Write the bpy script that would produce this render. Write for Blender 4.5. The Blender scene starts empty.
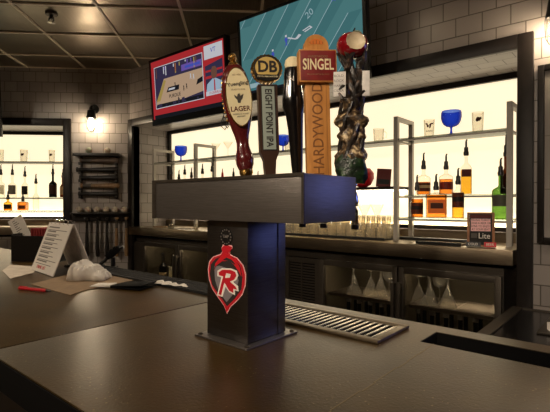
import bpy, bmesh, math, random
from mathutils import Vector, Matrix
random.seed(7)
PI = math.pi
ZC = 1.35                      # eye height above the floor
S = bpy.context.scene
COL = S.collection

# ---------------------------------------------------------------- camera model used to lay the room out
YAW = math.radians(40.2); F = 444.0; HY = 203.0
FW = (-math.sin(YAW), math.cos(YAW)); RT = (math.cos(YAW), math.sin(YAW))
def ray(px):
    t = (px-275)/F
    return (FW[0]+RT[0]*t, FW[1]+RT[1]*t)
def BW(px, py, Y):             # a point of the bar wall's world: plane y = Y
    dx, dy = ray(px); k = Y/dy
    return (dx*k, Y, (HY-py)/F*k)
def ON(px, py, z):             # a point of a level plane at height z (relative to the eye)
    dx, dy = ray(px); k = z*F/(HY-py)
    return (dx*k, dy*k, z)
CX, CY = -4.69, 2.9            # the corner where the two walls meet
def LW(px, py, d):             # in the left wall's own axes
    t = (px-275)/F
    a = YAW-PI/4
    f = (-math.sin(a), math.cos(a)); r = (math.cos(a), math.sin(a))
    ox = (-CX-CY)*math.sqrt(.5); oy = (CX-CY)*math.sqrt(.5)
    k = (d-oy)/(f[1]+r[1]*t)
    return (ox+k*(f[0]+r[0]*t), d, (HY-py)/F*k)
def lw2w(x, y):
    c = math.sqrt(.5)
    return (CX+c*x-c*y, CY+c*x+c*y)

# ---------------------------------------------------------------- materials
def lin(c):
    c /= 255.0
    return c/12.92 if c <= .04045 else ((c+.055)/1.055)**2.4
def rgb(r, g, b): return (lin(r), lin(g), lin(b), 1)
def newmat(name):
    m = bpy.data.materials.new(name); m.use_nodes = True
    nt = m.node_tree
    return m, nt, nt.nodes['Principled BSDF']
def noise_color(nt, c1, c2, scale, detail=4, coord='Object', stretch=None):
    tc = nt.nodes.new('ShaderNodeTexCoord'); n = nt.nodes.new('ShaderNodeTexNoise')
    n.inputs['Scale'].default_value = scale; n.inputs['Detail'].default_value = detail
    src = tc.outputs[coord]
    if stretch:
        mp = nt.nodes.new('ShaderNodeMapping'); mp.inputs['Scale'].default_value = stretch
        nt.links.new(src, mp.inputs[0]); src = mp.outputs[0]
    nt.links.new(src, n.inputs['Vector'])
    r = nt.nodes.new('ShaderNodeValToRGB')
    r.color_ramp.elements[0].color = c1; r.color_ramp.elements[1].color = c2
    r.color_ramp.elements[0].position = .35; r.color_ramp.elements[1].position = .65
    nt.links.new(n.outputs['Fac'], r.inputs[0])
    return r, n
def plain(name, c, rough=.5, metal=0, c2=None, scale=30, bump=0, aniso=0, stretch=None, emit=None, es=0, coat=0, spec=None):
    m, nt, b = newmat(name)
    b.inputs['Base Color'].default_value = c
    b.inputs['Roughness'].default_value = rough; b.inputs['Metallic'].default_value = metal
    if spec is not None: b.inputs['Specular IOR Level'].default_value = spec
    if coat: b.inputs['Coat Weight'].default_value = coat; b.inputs['Coat Roughness'].default_value = .08
    if c2 or bump:
        r, n = noise_color(nt, c, c2 or c, scale, stretch=stretch)
        if c2: nt.links.new(r.outputs[0], b.inputs['Base Color'])
        if bump:
            bp = nt.nodes.new('ShaderNodeBump'); bp.inputs['Strength'].default_value = bump
            bp.inputs['Distance'].default_value = .002
            nt.links.new(n.outputs['Fac'], bp.inputs['Height']); nt.links.new(bp.outputs[0], b.inputs['Normal'])
    if emit: b.inputs['Emission Color'].default_value = emit; b.inputs['Emission Strength'].default_value = es
    return m
def emis(name, c, s):
    m = bpy.data.materials.new(name); m.use_nodes = True; nt = m.node_tree
    nt.nodes.clear(); e = nt.nodes.new('ShaderNodeEmission'); o = nt.nodes.new('ShaderNodeOutputMaterial')
    e.inputs[0].default_value = c; e.inputs[1].default_value = s
    nt.links.new(e.outputs[0], o.inputs[0]); return m
def clear(name, c, edge=(.35, .33, .28, 1), rough=.03, gl=.5, power=2.5, white_scatter=0):
    """thin clear or tinted glass: see-through in the middle, darker and shinier towards grazing edges"""
    m = bpy.data.materials.new(name); m.use_nodes = True; nt = m.node_tree; nt.nodes.clear()
    o = nt.nodes.new('ShaderNodeOutputMaterial'); tr = nt.nodes.new('ShaderNodeBsdfTransparent')
    g = nt.nodes.new('ShaderNodeBsdfGlossy'); g.inputs['Roughness'].default_value = rough
    lw = nt.nodes.new('ShaderNodeLayerWeight'); lw.inputs[0].default_value = .5
    pw = nt.nodes.new('ShaderNodeMath'); pw.operation = 'POWER'; pw.inputs[1].default_value = power
    mixc = nt.nodes.new('ShaderNodeMixRGB'); mixc.inputs[1].default_value = c; mixc.inputs[2].default_value = edge
    nt.links.new(lw.outputs['Facing'], pw.inputs[0]); nt.links.new(pw.outputs[0], mixc.inputs[0])
    nt.links.new(mixc.outputs[0], tr.inputs[0])
    p5 = nt.nodes.new('ShaderNodeMath'); p5.operation = 'POWER'; p5.inputs[1].default_value = 4.5
    nt.links.new(lw.outputs['Facing'], p5.inputs[0])
    mu = nt.nodes.new('ShaderNodeMath'); mu.operation = 'MULTIPLY_ADD'; mu.inputs[1].default_value = .9*gl; mu.inputs[2].default_value = .045
    nt.links.new(p5.outputs[0], mu.inputs[0])
    mx = nt.nodes.new('ShaderNodeMixShader')
    nt.links.new(mu.outputs[0], mx.inputs[0]); nt.links.new(tr.outputs[0], mx.inputs[1]); nt.links.new(g.outputs[0], mx.inputs[2])
    out = mx
    if white_scatter:
        df = nt.nodes.new('ShaderNodeBsdfTranslucent'); df.inputs[0].default_value = (.95, .92, .85, 1)
        d2 = nt.nodes.new('ShaderNodeBsdfDiffuse'); d2.inputs[0].default_value = (.95, .92, .85, 1)
        ad = nt.nodes.new('ShaderNodeAddShader'); nt.links.new(df.outputs[0], ad.inputs[0]); nt.links.new(d2.outputs[0], ad.inputs[1])
        out = nt.nodes.new('ShaderNodeMixShader'); out.inputs[0].default_value = white_scatter
        nt.links.new(mx.outputs[0], out.inputs[1]); nt.links.new(ad.outputs[0], out.inputs[2])
    nt.links.new(out.outputs[0], o.inputs[0]); return m

def tile_mat(name, c1, c2, mortar, rough=.3, bw=.158, rh=.117, off=(0, 0), msz=.0035):
    m, nt, b = newmat(name)
    tc = nt.nodes.new('ShaderNodeTexCoord'); mp = nt.nodes.new('ShaderNodeMapping')
    mp.inputs['Location'].default_value = (off[0], off[1], 0)
    br = nt.nodes.new('ShaderNodeTexBrick')
    br.inputs['Color1'].default_value = c1; br.inputs['Color2'].default_value = c2; br.inputs['Mortar'].default_value = mortar
    br.inputs['Scale'].default_value = 1; br.inputs['Mortar Size'].default_value = msz
    br.inputs['Mortar Smooth'].default_value = .3
    br.inputs['Brick Width'].default_value = bw; br.inputs['Row Height'].default_value = rh
    nt.links.new(tc.outputs['UV'], mp.inputs[0]); nt.links.new(mp.outputs[0], br.inputs['Vector'])
    nt.links.new(br.outputs['Color'], b.inputs['Base Color'])
    b.inputs['Roughness'].default_value = rough
    n = nt.nodes.new('ShaderNodeTexNoise'); n.inputs['Scale'].default_value = 14
    nt.links.new(mp.outputs[0], n.inputs['Vector'])
    inv = nt.nodes.new('ShaderNodeMath'); inv.operation = 'MULTIPLY_ADD'; inv.inputs[1].default_value = -1; inv.inputs[2].default_value = 1
    nt.links.new(br.outputs['Fac'], inv.inputs[0])
    ad = nt.nodes.new('ShaderNodeMath'); ad.operation = 'MULTIPLY_ADD'; ad.inputs[1].default_value = .6
    nt.links.new(n.outputs['Fac'], ad.inputs[0]); nt.links.new(inv.outputs[0], ad.inputs[2])
    bp = nt.nodes.new('ShaderNodeBump'); bp.inputs['Strength'].default_value = .7; bp.inputs['Distance'].default_value = .004
    nt.links.new(ad.outputs[0], bp.inputs['Height']); nt.links.new(bp.outputs[0], b.inputs['Normal'])
    return m

M = {}
M['tile'] = tile_mat('glazed_tile', rgb(160, 151, 146), rgb(146, 138, 134), rgb(92, 84, 78))
M['tile_left'] = tile_mat('glazed_tile_far', rgb(172, 164, 158), rgb(156, 148, 144), rgb(104, 96, 88), off=(.03, 0), bw=.138)
M['frame_dark'] = plain('dark_bronze_paint', rgb(34, 29, 27), .35, c2=rgb(28, 24, 22), scale=20, spec=.22)
M['black'] = plain('black_plastic', rgb(18, 17, 17), .35)
M['black_matte'] = plain('black_matte', rgb(12, 11, 11), .8, spec=.12)
M['rubber'] = plain('black_rubber', rgb(14, 13, 12), .6, bump=.5, scale=300)
M['ceil_metal'] = plain('brushed_ceiling_metal', rgb(158, 146, 130), .34, .85, c2=rgb(138, 127, 112), scale=6, stretch=(60, 1, 1), bump=.12)
M['ceil_bar'] = plain('ceiling_grid_metal', rgb(236, 222, 200), .45, 0)
M['steel'] = plain('brushed_steel', rgb(150, 140, 128), .33, 1, c2=rgb(134, 124, 112), scale=8, stretch=(1, 1, 90), bump=.1)
M['steel_counter'] = plain('brushed_counter_steel', rgb(140, 126, 106), .36, 1, c2=rgb(126, 112, 94), scale=10, stretch=(1, 30, 30), bump=.05)
M['steel_dark'] = plain('dark_stainless', rgb(88, 80, 72), .4, .75, c2=rgb(78, 71, 63), scale=8, stretch=(1, 1, 40))
M['steel_bright'] = plain('polished_steel', rgb(205, 200, 190), .22, 1)
M['post_steel'] = plain('satin_shelf_steel', rgb(166, 160, 152), .45, .4)
M['column_steel'] = plain('shaded_column_steel', rgb(122, 118, 116), .3, 1, c2=rgb(108, 104, 102), scale=6, stretch=(4, 4, 160), bump=.15)  # box steel darkened to stand for the dim surroundings the column reflects
M['tower_steel'] = None
M['chrome'] = plain('chrome', rgb(220, 218, 214), .1, 1)
M['gold'] = plain('polished_brass', rgb(214, 172, 96), .2, 1)
M['concrete'] = None
M['wood_dark'] = plain('dark_wood', rgb(30, 23, 20), .4, c2=rgb(20, 16, 14), scale=12, stretch=(1, 1, 12))
M['wood_tan'] = plain('ash_wood', rgb(150, 118, 84), .45, c2=rgb(126, 96, 66), scale=12, stretch=(8, 1, 1))
M['wood_grey'] = plain('worn_wood', rgb(112, 92, 78), .5, c2=rgb(84, 68, 58), scale=25)
M['wood_handle'] = plain('carved_oak', rgb(206, 142, 74), .45, c2=rgb(184, 122, 58), scale=14, stretch=(6, 6, 1), bump=.2)
M['wood_engrave'] = plain('engraved_wood', rgb(120, 72, 30), .6)
M['white'] = plain('white_paper', rgb(225, 218, 208), .7)
M['offwhite'] = plain('cream', rgb(232, 218, 176), .55)
M['paper_warm'] = plain('warm_paper', rgb(208, 196, 180), .8, c2=rgb(190, 178, 162), scale=20)
M['kraft'] = plain('kraft_paper', rgb(140, 116, 88), .8, c2=rgb(128, 105, 80), scale=25)
M['ink'] = plain('dark_ink', rgb(35, 28, 26), .7)
M['greyink'] = plain('grey_ink', rgb(120, 112, 106), .7)
M['red'] = plain('red_print', rgb(190, 22, 34), .45)
M['red_bright'] = plain('bright_red_print', rgb(184, 26, 40), .4)
M['pinkwhite'] = plain('pale_pink_print', rgb(226, 168, 168), .45)
M['shield_grey'] = plain('grey_print', rgb(120, 112, 116), .5)
M['maroon'] = plain('maroon_lacquer', rgb(84, 22, 24), .18, coat=.6)
M['glass'] = clear('clear_glass', (.95, .94, .90, 1), (.42, .4, .34, 1), power=3)
M['glass_rack'] = clear('whitened_glass', (.95, .93, .88, 1), (.36, .34, .29, 1), rough=.12, gl=1, white_scatter=.045)  # white scatter mixed in so the glasses look lit
M['pane'] = clear('cooler_glass', (.82, .80, .76, 1), (.5, .48, .44, 1), gl=.5)
M['shelf_glass'] = clear('shelf_glass', (.86, .9, .86, 1), (.12, .14, .11, 1), gl=.6, power=1.6)
M['blue_glass'] = clear('cobalt_glass', (.10, .2, .78, 1), (.01, .03, .3, 1), gl=.45, power=1.2)
M['panel_glow'] = plain('backlit_panel', rgb(240, 228, 200), .6, emit=(1, .83, .57, 1), es=.92)
M['led'] = emis('warm_led_strip', (1, .84, .6, 1), 11)
M['bulb'] = emis('sconce_bulb', (1, .80, .56, 1), 120)
M['fill_glow'] = emis('fill_lamp_glow', (1, .78, .52, 1), 24)

def tower_metal():
    m, nt, b = newmat('tower_brushed_steel')
    r, n = noise_color(nt, rgb(146, 140, 136), rgb(132, 126, 122), 6, stretch=(4, 4, 160))
    nt.links.new(r.outputs[0], b.inputs['Base Color'])
    b.inputs['Metallic'].default_value = .9; b.inputs['Roughness'].default_value = .36
    bp = nt.nodes.new('ShaderNodeBump'); bp.inputs['Strength'].default_value = .35; bp.inputs['Distance'].default_value = .001
    nt.links.new(n.outputs['Fac'], bp.inputs['Height']); nt.links.new(bp.outputs[0], b.inputs['Normal'])
    return m
M['tower_steel'] = tower_metal()
def concrete():
    m, nt, b = newmat('sealed_brown_concrete')
    r, n = noise_color(nt, rgb(74, 55, 26), rgb(56, 42, 20), 5, 8)
    n2 = nt.nodes.new('ShaderNodeTexVoronoi'); n2.inputs['Scale'].default_value = 85
    n3 = nt.nodes.new('ShaderNodeTexNoise'); n3.inputs['Scale'].default_value = 9; n3.inputs['Detail'].default_value = 3
    tc = nt.nodes.new('ShaderNodeTexCoord')
    nt.links.new(tc.outputs['Object'], n2.inputs['Vector']); nt.links.new(tc.outputs['Object'], n3.inputs['Vector'])
    lt = nt.nodes.new('ShaderNodeMath'); lt.operation = 'LESS_THAN'
    th = nt.nodes.new('ShaderNodeMath'); th.operation = 'MULTIPLY_ADD'; th.inputs[1].default_value = .34; th.inputs[2].default_value = -.075
    nt.links.new(n3.outputs['Fac'], th.inputs[0])
    nt.links.new(n2.outputs['Distance'], lt.inputs[0]); nt.links.new(th.outputs[0], lt.inputs[1])
    mx = nt.nodes.new('ShaderNodeMixRGB'); mx.inputs[2].default_value = rgb(140, 122, 84)
    mu = nt.nodes.new('ShaderNodeMath'); mu.operation = 'MULTIPLY'; mu.inputs[1].default_value = .75
    nt.links.new(lt.outputs[0], mu.inputs[0])
    nt.links.new(mu.outputs[0], mx.inputs[0]); nt.links.new(r.outputs[0], mx.inputs[1])
    nt.links.new(mx.outputs[0], b.inputs['Base Color'])
    rr = nt.nodes.new('ShaderNodeMapRange'); rr.inputs[3].default_value = .27; rr.inputs[4].default_value = .285
    nt.links.new(n.outputs['Fac'], rr.inputs[0]); nt.links.new(rr.outputs[0], b.inputs['Roughness'])
    b.inputs['Specular IOR Level'].default_value = .42
    n4 = nt.nodes.new('ShaderNodeTexNoise'); n4.inputs['Scale'].default_value = 160; n4.inputs['Detail'].default_value = 5
    nt.links.new(tc.outputs['Object'], n4.inputs['Vector'])
    bp = nt.nodes.new('ShaderNodeBump'); bp.inputs['Strength'].default_value = .3; bp.inputs['Distance'].default_value = .0015
    nt.links.new(n4.outputs['Fac'], bp.inputs['Height']); nt.links.new(bp.outputs[0], b.inputs['Normal'])
    return m
M['concrete'] = concrete()
def tint(name, c): return clear(name, c, tuple([x*.25 for x in c[:3]]+[1]), gl=.4, power=2)
M['amber'] = tint('amber_spirit', (.9, .5, .16, 1))
M['orange'] = tint('orange_spirit', (.97, .56, .22, 1))
M['gold_liq'] = tint('golden_spirit', (.97, .72, .22, 1))
M['green_gl'] = tint('green_glass', (.34, .52, .2, 1))
M['brown_gl'] = tint('brown_glass', (.25, .12, .05, 1))
def label_mat(name, c):
    m, nt, b = newmat(name); b.inputs['Base Color'].default_value = c; b.inputs['Roughness'].default_value = .6
    tl = nt.nodes.new('ShaderNodeBsdfTranslucent'); tl.inputs[0].default_value = c
    mx = nt.nodes.new('ShaderNodeMixShader'); mx.inputs[0].default_value = .45
    nt.links.new(b.outputs[0], mx.inputs[1]); nt.links.new(tl.outputs[0], mx.inputs[2]); nt.links.new(mx.outputs[0], nt.nodes['Material Output'].inputs[0])
    return m
M['lab_orange'] = label_mat('orange_label', rgb(240, 140, 60))
M['dark_gl'] = plain('dark_wine_glass', rgb(14, 14, 12), .08)
M['lab_dark'] = label_mat('brown_label', rgb(84, 40, 20))
M['lab_black'] = label_mat('black_label', rgb(30, 24, 20))
M['lab_maroon'] = label_mat('maroon_label', rgb(104, 34, 30))
M['lab_tan'] = label_mat('tan_label', rgb(214, 190, 140))
M['lab_grey'] = label_mat('grey_label', rgb(92, 86, 80))
M['lab_white'] = label_mat('white_label', rgb(226, 216, 196))

# ---------------------------------------------------------------- mesh builder
class MB:
    def __init__(s, *mats):
        s.bm = bmesh.new(); s.uv = s.bm.loops.layers.uv.new('UVMap'); s.mats = list(mats); s.mi = 0
    def use(s, m):
        if m not in s.mats: s.mats.append(m)
        s.mi = s.mats.index(m); return s
    def face(s, pts):
        try: f = s.bm.faces.new([s.bm.verts.new(p) for p in pts])
        except ValueError: return None
        f.material_index = s.mi; return f
    def _vf(s, vs, idx):
        v = [s.bm.verts.new(p) for p in vs]
        for i in idx:
            try:
                f = s.bm.faces.new([v[k] for k in i]); f.material_index = s.mi
            except ValueError: pass
        return v
    def box(s, a, b, M4=None, bev=0):
        x0, y0, z0 = a; x1, y1, z1 = b
        if x0 > x1: x0, x1 = x1, x0
        if y0 > y1: y0, y1 = y1, y0
        if z0 > z1: z0, z1 = z1, z0
        vs = [(x0, y0, z0), (x1, y0, z0), (x1, y1, z0), (x0, y1, z0), (x0, y0, z1), (x1, y0, z1), (x1, y1, z1), (x0, y1, z1)]
        if M4 is not None: vs = [tuple(M4 @ Vector(v)) for v in vs]
        nb = len(s.bm.faces)
        v = s._vf(vs, [(0, 3, 2, 1), (4, 5, 6, 7), (0, 1, 5, 4), (1, 2, 6, 5), (2, 3, 7, 6), (3, 0, 4, 7)])
        if bev:
            es = list({e for vv in v for e in vv.link_edges})
            r = bmesh.ops.bevel(s.bm, geom=es, offset=bev, segments=2, affect='EDGES', profile=.6)
            for f in r['faces']: f.material_index = s.mi
        return s
    def lathe(s, prof, n=20, c=(0, 0, 0), sx=1, sy=1, M4=None, cap=True, smooth=True):
        rings = []
        for r, z in prof:
            ring = []
            for k in range(n):
                a = 2*PI*k/n
                p = Vector((c[0]+math.cos(a)*r*sx, c[1]+math.sin(a)*r*sy, c[2]+z))
                if M4 is not None: p = M4 @ p
                ring.append(s.bm.verts.new(p))
            rings.append(ring)
        for i in range(len(rings)-1):
            for k in range(n):
                f = s.bm.faces.new((rings[i][k], rings[i][(k+1) % n], rings[i+1][(k+1) % n], rings[i+1][k])); f.material_index = s.mi
        if cap:
            for ring, rev in ((rings[0], True), (rings[-1], False)):
                f = s.bm.faces.new(list(reversed(ring)) if rev else ring); f.material_index = s.mi
        return s
    def tube(s, pts, r, n=8, cap=True):
        pts = [Vector(p) for p in pts]; rings = []
        rs = r if isinstance(r, (list, tuple)) else [r]*len(pts)
        up = Vector((0, 0, 1))
        for i, p in enumerate(pts):
            d = (pts[min(i+1, len(pts)-1)]-pts[max(i-1, 0)]).normalized()
            if i == 0: x = d.cross(up) if abs(d.z) < .95 else d.cross(Vector((1, 0, 0)))
            else: x = x - d*x.dot(d)
            x = x.normalized(); y = d.cross(x).normalized()
            rings.append([s.bm.verts.new(p+(x*math.cos(2*PI*k/n)+y*math.sin(2*PI*k/n))*rs[i]) for k in range(n)])
        for i in range(len(rings)-1):
            for k in range(n):
                f = s.bm.faces.new((rings[i][k], rings[i][(k+1) % n], rings[i+1][(k+1) % n], rings[i+1][k])); f.material_index = s.mi
        if cap:
            for ring, rev in ((rings[0], True), (rings[-1], False)):
                try:
                    f = s.bm.faces.new(list(reversed(ring)) if rev else ring); f.material_index = s.mi
                except ValueError: pass
        return s
    def cyl(s, a, b, r, n=16, r2=None): return s.tube([a, b], [r, r2 if r2 is not None else r], n)
    def sphere(s, c, r, n=16, sc=(1, 1, 1), squash=None):
        m = Matrix.Translation(c) @ Matrix.Diagonal((sc[0], sc[1], sc[2], 1))
        res = bmesh.ops.create_uvsphere(s.bm, u_segments=n, v_segments=max(6, n//2), radius=r, matrix=m)
        for v in res['verts']:
            for f in v.link_faces: f.material_index = s.mi
        return s
    def prism(s, poly, y0, y1, M4=None):
        """outline in x, z extruded from y0 (front) to y1"""
        n = len(poly)
        A = [Vector((p[0], y0, p[1])) for p in poly]; B = [Vector((p[0], y1, p[1])) for p in poly]
        if M4 is not None: A = [M4 @ p for p in A]; B = [M4 @ p for p in B]
        va = [s.bm.verts.new(p) for p in A]; vb = [s.bm.verts.new(p) for p in B]
        fs = [s.bm.faces.new(va), s.bm.faces.new(list(reversed(vb)))]
        for k in range(n): fs.append(s.bm.faces.new((va[(k+1) % n], va[k], vb[k], vb[(k+1) % n])))
        for f in fs: f.material_index = s.mi
        return s
    def build(s, name, parent=None, loc=(0, 0, 0), rot=(0, 0, 0), sharp=35, flat=False, tri=True):
        bm = s.bm
        bmesh.ops.recalc_face_normals(bm, faces=bm.faces)
        for f in bm.faces:
            f.smooth = not flat
            n = f.normal; a = max(range(3), key=lambda i: abs(n[i]))
            for l in f.loops:
                c = l.vert.co
                l[s.uv].uv = (c.y, c.z) if a == 0 else ((c.x, c.z) if a == 1 else (c.x, c.y))
        for e in bm.edges:
            if len(e.link_faces) == 2 and e.calc_face_angle(0) > math.radians(sharp): e.smooth = False
        me = bpy.data.meshes.new(name); bm.to_mesh(me); bm.free()
        for m in s.mats: me.materials.append(M[m] if isinstance(m, str) else m)
        o = bpy.data.objects.new(name, me); COL.objects.link(o)
        o.location = loc; o.rotation_euler = rot
        if parent: o.parent = parent
        return o
def tag(o, label=None, cat=None, group=None, kind=None):
    if label: o['label'] = label
    if cat: o['category'] = cat
    if group: o['group'] = group
    if kind: o['kind'] = kind
    return o
def empty(name, loc, label, cat, rot=(0, 0, 0), group=None):
    o = bpy.data.objects.new(name, None); COL.objects.link(o); o.empty_display_size = .05
    o.location = (loc[0], loc[1], loc[2]+ZC); o.rotation_euler = rot
    return tag(o, label, cat, group)
def R(p): return (p[0], p[1], p[2]+ZC)
def copy_tree(o, parent=None):
    c = o.copy(); COL.objects.link(c); c.parent = parent
    for ch in [x for x in bpy.data.objects if x.parent == o]: copy_tree(ch, c)
    return c
def struct(o): o['kind'] = 'structure'; return o
def text_pts(mb, txt, size, M4, mat, depth=.0004, align='CENTER', squeeze=1.0, bold=0):
    """lettering as solid geometry inside a part's mesh (M4 takes x right, y up, z out of the face)"""
    cu = bpy.data.curves.new('t', 'FONT'); cu.body = txt; cu.size = size; cu.extrude = depth; cu.offset = bold*size
    cu.align_x = align; cu.align_y = 'CENTER'; cu.resolution_u = 3
    ob = bpy.data.objects.new('t', cu); COL.objects.link(ob)
    dg = bpy.context.evaluated_depsgraph_get(); me = bpy.data.meshes.new_from_object(ob.evaluated_get(dg))
    mb.use(mat); base = [mb.bm.verts.new(M4 @ Vector((v.co.x*squeeze, v.co.y, v.co.z))) for v in me.vertices]
    for p in me.polygons:
        try:
            f = mb.bm.faces.new([base[i] for i in p.vertices]); f.material_index = mb.mi
        except ValueError: pass
    bpy.data.objects.remove(ob); bpy.data.curves.remove(cu); bpy.data.meshes.remove(me)
def FACE(x=0, y=0, z=0, rz=0):
    """frame of a face looking along -y: text x -> +x, text y -> +z, out -> -y"""
    return Matrix.Translation((x, y, z)) @ Matrix.Rotation(PI/2, 4, 'X') @ Matrix.Rotation(rz, 4, 'Z')

# ================================================================ SETTING
ZF = -ZC; ZT = 1.57
NX0, NX1, NT = -4.61, -.592, .895       # the niche opening
NB = 3.52
m = MB('tile')
WT = 3.0
m.box((-4.69, 2.9, ZF), (NX0, NB, ZT)); m.box((NX0, 2.9, NT), (NX1, NB, ZT)); m.box((NX1, 2.9, ZF), (3.2, NB, ZT))
m.box((NX0, NB, ZF), (NX1, NB+.1, NT))
struct(m.build('wall_back', loc=(0, 0, ZC)))
# left wall, turned 45 degrees, with its own niche
L0, L1 = -4.2, LW(64, 0, 0)[0]
m = MB('tile_left')
m.box((L1, 0, ZF), (0, .7, ZT)); m.box((L0, 0, NT), (L1, .7, ZT)); m.box((-5.2, 0, ZF), (L0, .7, ZT)); m.box((L0, .6, ZF), (L1, .7, NT))
wl = struct(m.build('wall_left', loc=(CX, CY, ZC), rot=(0, 0, PI/4)))
M['plaster'] = plain('tan_plaster', rgb(170, 150, 126), .8, c2=rgb(160, 140, 116), scale=3)
m = MB('plaster'); m.box((-8.6, -3.1, ZF), (3.2, -3.0, ZT)); struct(m.build('wall_front', loc=(0, 0, ZC)))
m = MB('plaster'); m.box((3.2, -3.1, ZF), (3.3, 3.2, ZT)); struct(m.build('wall_right', loc=(0, 0, ZC)))
m = MB('plaster'); m.box((-8.7, -3.1, ZF), (-8.6, -.6, ZT)); struct(m.build('wall_side', loc=(0, 0, ZC)))
M['floor'] = plain('brown_floor_tile', rgb(96, 76, 56), .4, c2=rgb(66, 60, 52), scale=3)
m = MB('floor'); m.box((-9, -3.2, ZF-.1), (3.4, 4.2, ZF)); struct(m.build('floor', loc=(0, 0, ZC)))
# ceiling: metal lay-in tiles in a bright grid lined up with the left wall
G = .655
m = MB('ceil_metal')
gx0 = LW(86, 0, 0)[0]
yl = [-.003]+[-.46-.625*i for i in range(0, 13)]
xs = [gx0-G*6+G*i for i in range(0, 19)]
for i in range(len(xs)-1):
    for j in range(len(yl)-1):
        ta = random.uniform(-.006, .006); tb = random.uniform(-.006, .006)
        x0, x1, y1, y0 = xs[i]+.003, xs[i+1]-.003, yl[j], yl[j+1]
        N = 4; vv = []
        for a in range(N+1):
            row = []
            for b in range(N+1):
                u = a/N; v = b/N
                sag = -.006*(1-(2*u-1)**2)*(1-(2*v-1)**2)
                row.append(m.bm.verts.new((x0+(x1-x0)*u, y0+(y1-y0)*v, ZT+.006+sag+ta*(u-.5)+tb*(v-.5))))
            vv.append(row)
        for a in range(N):
            for b in range(N): m.bm.faces.new((vv[a][b], vv[a+1][b], vv[a+1][b+1], vv[a][b+1]))
m.box((-5.2, -9, ZT+.035), (12, 1.2, ZT+.1))
ceil = struct(m.build('ceiling', loc=(CX, CY, ZC), rot=(0, 0, PI/4)))
m = MB('ceil_bar')
for x in xs: m.box((x-.011, yl[-1], ZT-.008), (x+.011, .0, ZT+.004))
for y in yl: m.box((xs[0], y-.011, ZT-.007), (xs[-1], y+.011, ZT+.004))
m.build('ceiling_grid', parent=ceil)

# niche surrounds
def surround(name, x0, x1, parent_rot, loc, w, cy=0, d=.045, wl_=None, dep=.5):
    m = MB('frame_dark'); wl_ = wl_ or w
    m.box((x0-wl_, cy-d, ZF), (x0, cy+.08, NT+w), bev=.004); m.box((x1, cy-d, ZF), (x1+w, cy+.02, NT+w), bev=.004)
    m.box((x0, cy-d, NT), (x1, cy+.0, NT+w), bev=.004)
    return struct(m.build(name, loc=loc, rot=parent_rot))
surround('trim_1', NX0, NX1, (0, 0, 0), (0, 0, ZC), .082, cy=2.9, d=.03)
surround('trim_2', L0, L1, (0, 0, PI/4), (CX, CY, ZC), .085, d=.03)

# backlit panels with dark framing
def lightbox(name, x0, x1, y, loc, rot, label, zb=-.17):
    e = bpy.data.objects.new(name, None); COL.objects.link(e); e.location = (loc[0], loc[1], ZC+zb-.03); e.rotation_euler = rot
    tag(e, label, 'light panel'); o = -(zb-.03)
    m = MB('panel_glow'); m.box((x0+.04, y+.035, zb+o), (x1, y+.045, NT-.03+o)); m.build('glowing_panel', e)
    m = MB('frame_dark')
    m.box((x0+.002, y, NT-.042+o), (x1-.002, y+.03, NT-.001+o)); m.box((x0+.002, y, zb-.03+o), (x0+.05, y+.03, NT-.042+o))
    m.box((x0+.05, y-.002, zb-.03+o), (x1-.002, y+.008, zb+o)); m.box((x0+.05, y+.008, zb-.03+o), (x1-.002, y+.034, zb-.014+o))
    m.build('panel_frame', e)
    m = MB('led'); m.box((x0+.06, y+.012, zb-.012+o+.0), (x1-.02, y+.028, zb-.001+o)); m.build('led_strip', e)
    return e
lightbox('light_panel', NX0, NX1, 3.37, (0, 0, 0), (0, 0, 0), 'long glowing cream panel behind the bottle shelves of the right alcove')
lightbox('light_panel', L0, L1, .42, (CX, CY, 0), (0, 0, PI/4), 'glowing cream panel behind the shelves of the far left alcove')

# ================================================================ BACK COUNTERS
def counter(x0, x1, yf, yb, loc, rot, label):
    e = bpy.data.objects.new('back_counter', None); COL.objects.link(e); e.location = (loc[0], loc[1], ZC-.365); e.rotation_euler = rot
    tag(e, label, 'counter')
    m = MB('steel_counter'); m.box((x0, yf, 0), (x1, yb, .09), bev=.004); m.build('countertop', e)
    m = MB('steel_counter'); m.box((x0, yb-.014, .0905), (x1, yb, .16)); m.build('backsplash', e)
    m = MB('black_matte'); m.box((x0+.02, yf+.1, -.03), (x1-.02, yb-.02, -.0005)); m.build('shade_rail', e)  # black rail in the gap stands for the shade under the overhang
    return e
counter(-4.69+.05, -.605, 2.845, 3.366, (0, 0, 0), (0, 0, 0), 'long brushed steel counter under the right alcove shelves')
counter(L0+.01, L1-.01, -.05, .416, (CX, CY, 0), (0, 0, PI/4), 'short counter under the far left alcove behind the menus')

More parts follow.
